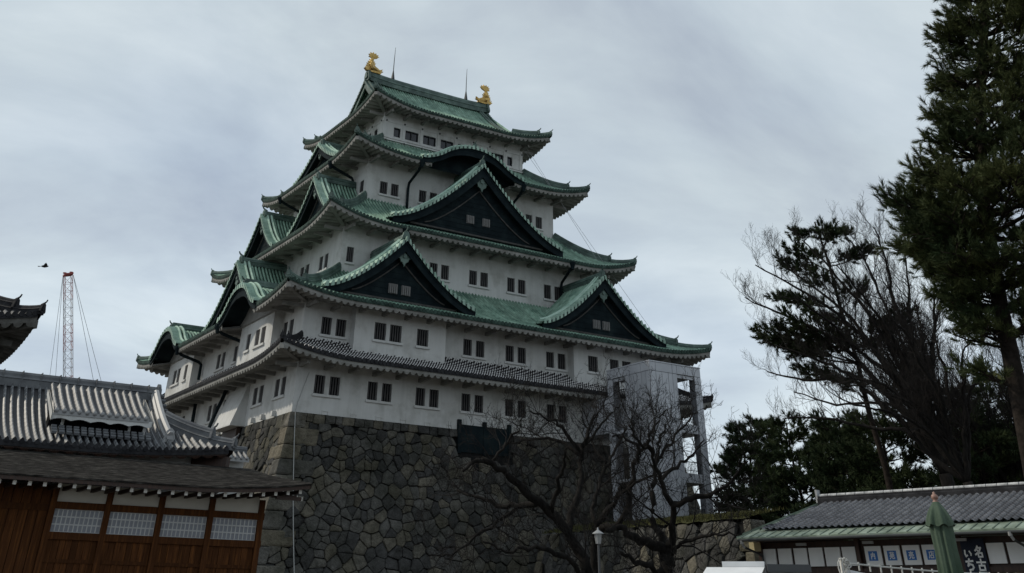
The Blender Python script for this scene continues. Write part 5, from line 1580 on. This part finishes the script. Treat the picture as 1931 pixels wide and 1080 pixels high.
# ------------------------------------------------------------------ shop on the right
E0 = V3(-5.22, -52.19, 0); SS = V3(.23, -.973, 0); SS /= np.linalg.norm(SS); SI = V3(-SS[1], SS[0], 0)   # along the eave, inward
def sp(s_, off, z): return E0 + SS * s_ + SI * off + V3(0, 0, z)
shop = thing('shop', 'long low shop with grey tiled roof, green copper eave and white panels', 'shop', tuple(sp(3, 3.6, GZ)))
def sbox(m, s0, s1, o0, o1, z0, z1):
    m.obox(sp((s0 + s1) / 2, (o0 + o1) / 2, (z0 + z1) / 2), SS * (s1 - s0) / 2, SI * (o1 - o0) / 2, V3(0, 0, (z1 - z0) / 2))
SE = 13.0; RW = 3.6
szf = lambda d: -9.335 + .270 * np.asarray(d, float) + .002 * np.asarray(d, float) ** 2
edge = lambda d: -3.56 + .82 * d / RW                      # the gable edge runs slightly askew
m = MB()
ds = np.linspace(0, RW, 12)
def srf(s_, d, dz=0.0):
    s_, d, dz = np.broadcast_arrays(np.asarray(s_, float), np.asarray(d, float), np.asarray(dz, float))
    dd = np.where(d <= RW, d, 2 * RW - d)
    return E0 + s_[..., None] * SS + d[..., None] * SI + (szf(dd) + dz)[..., None] * V3(0, 0, 1)
dfull = np.concatenate([ds, 2 * RW - ds[::-1][1:]])
uu = np.linspace(0, 1, 60)
m.grid(srf(edge(np.minimum(dfull, 2 * RW - dfull))[None] + uu[:, None] * (SE - edge(np.minimum(dfull, 2 * RW - dfull)))[None], dfull[None]))
m.grid(np.stack([srf(np.linspace(-3.56, SE, 30), 0.0), srf(np.linspace(-3.56, SE, 30), 0.0, -.07)], 1))
m.grid(np.stack([srf(edge(np.minimum(dfull, 2 * RW - dfull)), dfull, .05), srf(edge(np.minimum(dfull, 2 * RW - dfull)), dfull, -.07)], 1))
k_ = 0
while -3.4 + k_ * .27 < SE:                                # standing seams on the copper strip
    s_ = -3.4 + k_ * .27; P = srf(np.full(3, s_), np.linspace(0, .54, 3), .012); m.tube(P, .012, 4); k_ += 1
sroof = m.build('roof', 'shop_copper', shop)
roof_mat('tile_shop_rows', (0.075, 0.078, 0.09), (0.15, 0.155, 0.17), None, 0, 0.42, 0.9, pan=(0.05, 0.052, 0.06))
for side in (0, 1):
    m = MB(); xs, hs, us = [], [], []
    n_ = int((SE + 3.2) / .2)
    for i in range(n_):
        for (u, h) in PROF: xs.append(-3.12 + (i + u / .33) * .2); hs.append(h * .36 + .03); us.append(i + u / .33)
    xs, hs, us = np.array(xs), np.array(hs), np.array(us)
    rows = np.arange(.56, RW + .001, .15)
    dd = np.repeat(rows, 2)[1:-1]; step = np.tile([.028, 0], len(rows))[:len(dd)]
    lim = (xs + 3.12) / .62 * (RW - .56) + .56                # tiles stop at the askew verge
    D = np.minimum(dd[None], np.maximum(lim, .56)[:, None])
    DD = D if side == 0 else 2 * RW - D
    m.grid(srf(xs[:, None], DD, hs[:, None] + step[None]), np.stack([np.broadcast_to(us[:, None], D.shape), (D - .56) / .15 + .5 * (np.floor(us)[:, None] % 2)], -1))
    m.build('tile_field', 'tile_shop_rows', sroof, smooth=False)
m = MB(); zr = float(szf(RW))
P0, P1 = sp(-2.72, RW, zr + .03), sp(SE, RW, zr + .03)
m.sweep([P0, (P0 + P1) / 2, P1], [(-.17, -.06), (-.17, .08), (-.13, .1), (-.13, .15), (.13, .15), (.13, .1), (.17, .08), (.17, -.06)])
ridg = m.build('ridge', 'tile_end', sroof)
m = MB(); k_ = 0
while -2.72 + k_ * .3 < SE:
    s_ = -2.72 + k_ * .3; m.tube([sp(s_ + .012, RW, zr + .19), sp(s_ + .288, RW, zr + .19)], .062, 8); k_ += 1
sbox(m, -2.80, -2.74, RW - .1, RW + .1, zr - .02, zr + .36)
m.build('ridge_cap', 'ridge_white', ridg)
# body
m = MB(); sbox(m, -3.38, SE, 1.06, 6.2, GZ, -9.42)
m.add([sp(-3.2, 1.0, -9.42), sp(-3.2, 6.2, -9.42), sp(-2.95, RW, zr - .12)], [(0, 1, 2)])
sbox(m, -3.4, SE, .35, 1.06, -9.40, -9.36)
body = m.build('wall', 'wood_dark', shop)
m = MB(); sbox(m, -3.46, -3.36, .9, 1.1, GZ, -9.4)
for s_ in (-.44, 2.32, 5.1, 8.0): sbox(m, s_ - .06, s_ + .06, .93, 1.06, GZ, -9.4)
sbox(m, -3.4, SE, .96, 1.06, -10.16, -10.05); m.build('timber_frame', 'wood_dark', shop)
KAN = {
 'nai': [[(.5, .95), (.5, .62), (.32, .4)], [(.5, .62), (.68, .4)], [(.18, .08), (.18, .76), (.82, .76), (.82, .1), (.72, .14)]],
 'en': [[(.1, .86), (.9, .86)], [(.35, .97), (.35, .76)], [(.65, .97), (.65, .76)], [(.32, .72), (.12, .4)], [(.25, .62), (.48, .62), (.36, .3), (.1, .08)], [(.22, .45), (.34, .34)], [(.58, .66), (.84, .66), (.84, .4), (.7, .42)], [(.58, .66), (.58, .1), (.92, .1), (.92, .24)]],
 'uri': [[(.5, .97), (.5, .7)], [(.14, .86), (.86, .86)], [(.24, .7), (.76, .7)], [(.12, .4), (.12, .54), (.88, .54), (.88, .4)], [(.38, .46), (.34, .22), (.1, .06)], [(.6, .46), (.6, .1), (.9, .1), (.9, .22)]],
 'ten': [[(.55, .98), (.55, .88)], [(.14, .86), (.94, .86)], [(.2, .86), (.18, .4), (.06, .08)], [(.55, .78), (.55, .46)], [(.55, .62), (.86, .62)], [(.36, .44), (.82, .44), (.82, .1), (.36, .1), (.36, .44)]],
 'na': [[(.46, .96), (.34, .76), (.16, .6)], [(.36, .82), (.76, .82), (.56, .52), (.14, .26)], [(.34, .66), (.48, .54)], [(.4, .38), (.8, .38), (.8, .06), (.4, .06), (.4, .38)]],
 'ko': [[(.08, .72), (.92, .72)], [(.5, .97), (.5, .46)], [(.24, .44), (.78, .44), (.78, .06), (.24, .06), (.24, .44)]],
 'ya': [[(.16, .92), (.86, .92), (.86, .74), (.16, .74)], [(.16, .92), (.14, .4), (.04, .08)], [(.26, .6), (.92, .6)], [(.5, .6), (.34, .42), (.74, .44)], [(.66, .52), (.8, .38)], [(.28, .26), (.88, .26)], [(.56, .4), (.56, .06)], [(.18, .06), (.96, .06)]],
 'i': [[(.24, .84), (.2, .5), (.26, .24), (.4, .34)], [(.7, .74), (.82, .5), (.8, .36)]],
 'chi': [[(.14, .76), (.82, .8)], [(.48, .96), (.38, .7), (.26, .4), (.5, .54), (.74, .46), (.8, .26), (.64, .08), (.36, .04)]],
}
def strokes(mb, key, s0, z0, size, off, th, hh=None):
    hh = hh or size
    for st in KAN[key]:
        for (a, b), (c, d) in zip(st[:-1], st[1:]):
            p = sp(s0 + a * size, off, z0 + b * hh); q_ = sp(s0 + c * size, off, z0 + d * hh)
            v = q_ - p; L_ = np.linalg.norm(v); v = v / max(L_, 1e-6)
            n_ = np.cross(v, SI)
            mb.obox((p + q_) / 2, v * (L_ / 2 + th * .45), n_ * th / 2, SI * .003)
pan = [(-3.35, -2.96), (-2.88, -2.46), (-2.38, -1.98), (-1.92, -1.50), (-1.43, -.98), (-.92, -.51), (-.26, .20), (.28, .72), (.80, 1.26), (1.33, 1.80), (1.87, 2.28), (2.99, 3.41), (3.49, 3.92), (3.99, 4.42), (4.5, 4.9), (5.3, 5.75), (5.85, 6.3)]
for i, (a, b) in enumerate(pan):
    m = MB(); sbox(m, a, b, .985, 1.03, -9.985, -9.565); p = m.build('sign_panel' if 6 <= i <= 9 else 'panel', 'white_paint', shop)
    if 6 <= i <= 9:
        c_ = (a + b) / 2 - .01
        m = MB(); sbox(m, c_ - .125, c_ + .125, .978, .984, -9.885, -9.675); sq = m.build('blue_square', 'sign_blue', p)
        m = MB(); strokes(m, ('nai', 'en', 'uri', 'ten')[i - 6], c_ - .075, -9.86, .15, .973, .017, .16); m.build('lettering', 'sign_white', sq)
m = MB()
for k in range(13): m.obox(sp(2.38 + (k + .5) * .045, .93 + .008 * (k % 2), -9.93), SS * .0225, SI * .006, V3(0, 0, .46))
ban = m.build('banner', 'banner_navy', shop, label='navy cloth banner with white brush lettering')
m = MB()
strokes(m, 'na', 2.68, -9.86, .24, .915, .036, .24); strokes(m, 'ko', 2.68, -10.13, .24, .915, .036, .24); strokes(m, 'ya', 2.68, -10.39, .24, .915, .03, .24)
strokes(m, 'i', 2.40, -9.88, .24, .915, .034, .2); strokes(m, 'chi', 2.40, -10.12, .24, .915, .038, .24)
m.build('lettering', 'sign_white', ban)
for s_ in (-1.95, .02, 2.5, 4.7):
    m = MB(); sbox(m, s_ - .15, s_ + .15, .66, .72, -9.525, -9.465); m.build('light_fitting', 'lamp_white', shop)
m = MB(); m.tube([sp(-3.5, -.05, -9.40), sp(SE, -.05, -9.42)], .035, 8); m.build('gutter', 'iron', shop)
for s_ in (-3.38, 4.02):
    m = MB(); m.tube([sp(s_, -.05, -9.40), sp(s_, -.03, -9.48)], .05, 8); m.tube([sp(s_, -.03, -9.48), sp(s_ + .02, .05, -9.56)], .035, 8)
    o_ = m.build('downpipe_head', 'lamp_white', shop)
    m = MB(); m.tube([sp(s_ + .02, .05, -9.56), sp(s_ + .05, .9, -9.72), sp(s_ + .05, .92, -10.2), sp(s_ + .05, .92, GZ)], .03, 6); m.build('downpipe', 'iron', o_)
m = MB(); sbox(m, -3.52, -3.36, .55, .9, -9.62, -9.42); m.build('beam_end', 'box_yellow', shop)
m = MB()
for s0 in (2.9, 3.5, 4.1): sbox(m, s0, s0 + .5, .95, .958, -10.5, -10.18)
m.build('notice', 'box_yellow', shop)

# ------------------------------------------------------------------ folded parasol
px_, py_ = -18.28, -64.43
par = thing('parasol', 'folded dark green parasol with a turned wooden knob on top', 'parasol', (px_, py_, GZ))
def folded(prof, nf, amp, seed):
    rg = np.random.default_rng(seed); m = MB(); ph = rg.uniform(0, 6.28, 3)
    th = np.linspace(0, 2 * np.pi, 97)
    P = []
    for r, z in prof:
        f = 1 + amp * (np.sin(nf * th + ph[0] + z * .6) * .6 + .5 * np.sin(nf * 2 * th + ph[1]) * np.cos(th * 2 + ph[2])) * min(1, (prof[0][1] - z) * 5)
        P.append(np.stack([px_ + r * f * np.cos(th), py_ + r * f * np.sin(th), np.full(97, z) + .012 * np.sin(nf * th + ph[0]) * (r > .1)], 1))
    m.grid(P); return m
zp = -10.0
folded([(.032, zp), (.06, zp - .04), (.088, zp - .10), (.105, zp - .16), (.118, zp - .22), (.112, zp - .45), (.125, zp - .7), (.15, zp - .95), (.165, zp - 1.2), (.15, zp - 1.5), (.17, zp - 1.75), (.13, zp - 1.78)], 8, .17, 3).build('canopy', 'canvas_green', par, smooth=True)
folded([(.034, zp + .004), (.07, zp - .04), (.105, zp - .10), (.132, zp - .16), (.15, zp - .225)], 7, .15, 5).build('vent_flap', 'canvas_green', par, smooth=True)
m = MB(); m.lathe([(.0, zp - .03), (.032, zp - .02), (.032, zp + .012), (.022, zp + .02), (.036, zp + .035), (.04, zp + .055), (.03, zp + .072), (.014, zp + .082), (.016, zp + .095), (.002, zp + .105)], (px_, py_, 0), 14); m.build('knob', 'finial_wood', par, smooth=True)
m = MB(); m.tube([(px_, py_, zp), (px_, py_, GZ + .05)], .024, 10); m.lathe([(0, GZ), (.28, GZ), (.28, GZ + .06), (.05, GZ + .1), (.04, GZ + .3), (0, GZ + .3)], (px_, py_, 0), 16); m.build('pole', 'finial_wood', par)

# ------------------------------------------------------------------ curtain on a rope, kiosk, cabinet, lamp post
cur = thing('rope_curtain', 'white festival curtain hanging by ties from a rope in front of the shop', 'curtain', (-15.3, -60.35, GZ))
A_, B_ = V3(-15.3, -60.35, -10.40), V3(-9.2, -60.3, -10.42)
n_ = 49; tt = np.linspace(0, 1, n_)
rope = A_ + (B_ - A_) * tt[:, None]; rope[:, 2] -= .05 * np.sin(np.pi * tt)
m = MB(); m.tube(rope, .012, 6)
m.build('rope', 'rope', cur)
m = MB()
for k in range(1, n_, 2): m.tube([rope[k] + V3(0, 0, .03), rope[k] + V3(0, 0, -.08)], .015, 6)
m.build('tie_row', 'rope', cur)
m = MB(); P = []
for k in range(n_):
    sag = .07 + .05 * abs(math.sin(math.pi * tt[k] * 3)); y_ = .05 * math.sin(tt[k] * 40)
    P.append([(rope[k][0], rope[k][1] + y_ * f_, rope[k][2] - sag - (1.5 * f_)) for f_ in (0, .3, .65, 1)])
m.grid(P); m.build('cloth', 'cloth_white', cur, smooth=True)
for p in (A_, B_):
    m = MB(); m.tube([p + V3(0, 0, .06), (p[0], p[1], GZ)], .035, 8); m.build('pole', 'wood_end', cur)
m = MB(); th = np.linspace(0, 2 * np.pi, 14)
for k, (w_, h_, ox) in enumerate(((.055, .16, -.06), (.045, .13, .05), (.07, .05, .06), (.04, .2, -.02))):
    m.tube(np.stack([A_[0] + ox + w_ * np.cos(th), A_[1] - .03 - .01 * k + .015 * np.sin(3 * th), A_[2] + .02 - h_ * .8 + h_ * np.sin(th)], 1), .011, 5)
m.build('knot', 'rope', cur)

A_, B_, C_ = V3(-16.39, -58.88, 0), V3(-16.0, -59.41, 0), V3(-15.45, -59.8, 0)
kio = thing('stall', 'small stall with a white sloping awning at the foot of the terrace wall', 'stall', (-16.3, -59.1, GZ))
u_ = unit(B_ - A_); n_ = V3(u_[1], -u_[0], 0); n_ = n_ if n_[0] < 0 else -n_
Lk = np.linalg.norm(B_ - A_)
m = MB(); m.obox((A_ + B_) / 2 + V3(0, 0, -10.425), u_ * Lk / 2, n_ * .04, V3(0, 0, .04)); m.build('fascia', 'cloth_white', kio)
m = MB()
P = [[A_ + u_ * (Lk * i / 8) + n_ * (.05 + .7 * j / 5) + V3(0, 0, -10.46 - .17 * j / 5) for j in range(6)] for i in range(-3, 9)]
m.grid(P); m.build('awning', 'cloth_white', kio)
for p in (A_, B_): 
    m = MB(); m.tube([p + V3(0, 0, -10.46), p + V3(0, 0, GZ)], .02, 6); m.build('post', 'steel_grey', kio)
m = MB(); m.obox((A_ + B_) / 2 - n_ * .25 + V3(0, 0, -12.1), u_ * Lk / 2, n_ * .2, V3(0, 0, .5)); m.build('counter', 'steel_grey', kio)
cab = thing('cabinet', 'grey metal cabinet with a flat overhanging lid beside the white awning', 'cabinet', tuple((B_ + C_) / 2 + V3(0, 0, GZ)))
u_ = unit(C_ - B_); n_ = V3(-u_[1], u_[0], 0); Lk = np.linalg.norm(C_ - B_); c_ = (B_ + C_) / 2 + n_ * .2 + u_ * .02
m = MB(); m.obox(c_ + V3(0, 0, (GZ - 10.52) / 2), u_ * (Lk / 2 - .04), n_ * .25, V3(0, 0, (-10.52 - GZ) / 2)); m.build('body', 'steel_grey', cab)
m = MB(); m.obox(c_ + V3(0, 0, -10.47), u_ * (Lk / 2), n_ * .3, V3(0, 0, .05)); m.build('lid', 'steel_dark', cab)
m = MB(); m.obox(c_ - n_ * .262 + V3(0, 0, -10.56), u_ * .06, n_ * .01, V3(0, 0, .025)); m.build('handle', 'iron', cab)
m = MB()
for k in range(5): m.obox(c_ - n_ * .257 + V3(0, 0, -10.7 - k * .1), u_ * (Lk / 2 - .08), n_ * .006, V3(0, 0, .03))
m.build('louvre', 'steel_dark', cab)

lx, ly = -29.589 + .6135 * 30, -72.684 + .7895 * 30
lamp = thing('street_lamp', 'white lantern lamp on a thin grey post in front of the terrace wall', 'lamp post', (lx, ly, GZ))
zl = -9.46; k_ = .56
m = MB(); m.lathe([(0, GZ), (.08, GZ), (.08, GZ + .3), (.04, GZ + .34), (.03, zl - .36 * k_), (.0, zl - .36 * k_)], (lx, ly, 0), 10); m.build('post', 'steel_dark', lamp)
m = MB(); m.lathe([(0, zl - .36 * k_), (.11 * k_, zl - .36 * k_), (.175 * k_, zl), (0, zl)], (lx, ly, 0), 10); sh = m.build('lantern', 'lamp_white', lamp)
m = MB()
for k in range(6):
    a_ = k * math.pi / 3; m.tube([(lx + .115 * k_ * math.cos(a_), ly + .115 * k_ * math.sin(a_), zl - .36 * k_), (lx + .18 * k_ * math.cos(a_), ly + .18 * k_ * math.sin(a_), zl)], .006, 4)
m.build('lantern_rib', 'steel_grey', sh)
m = MB(); m.lathe([(0, zl), (.27 * k_, zl + .01), (.24 * k_, zl + .03), (.05 * k_, zl + .09), (.03 * k_, zl + .14), (0, zl + .15)], (lx, ly, 0), 14); m.build('lid', 'steel_grey', lamp)
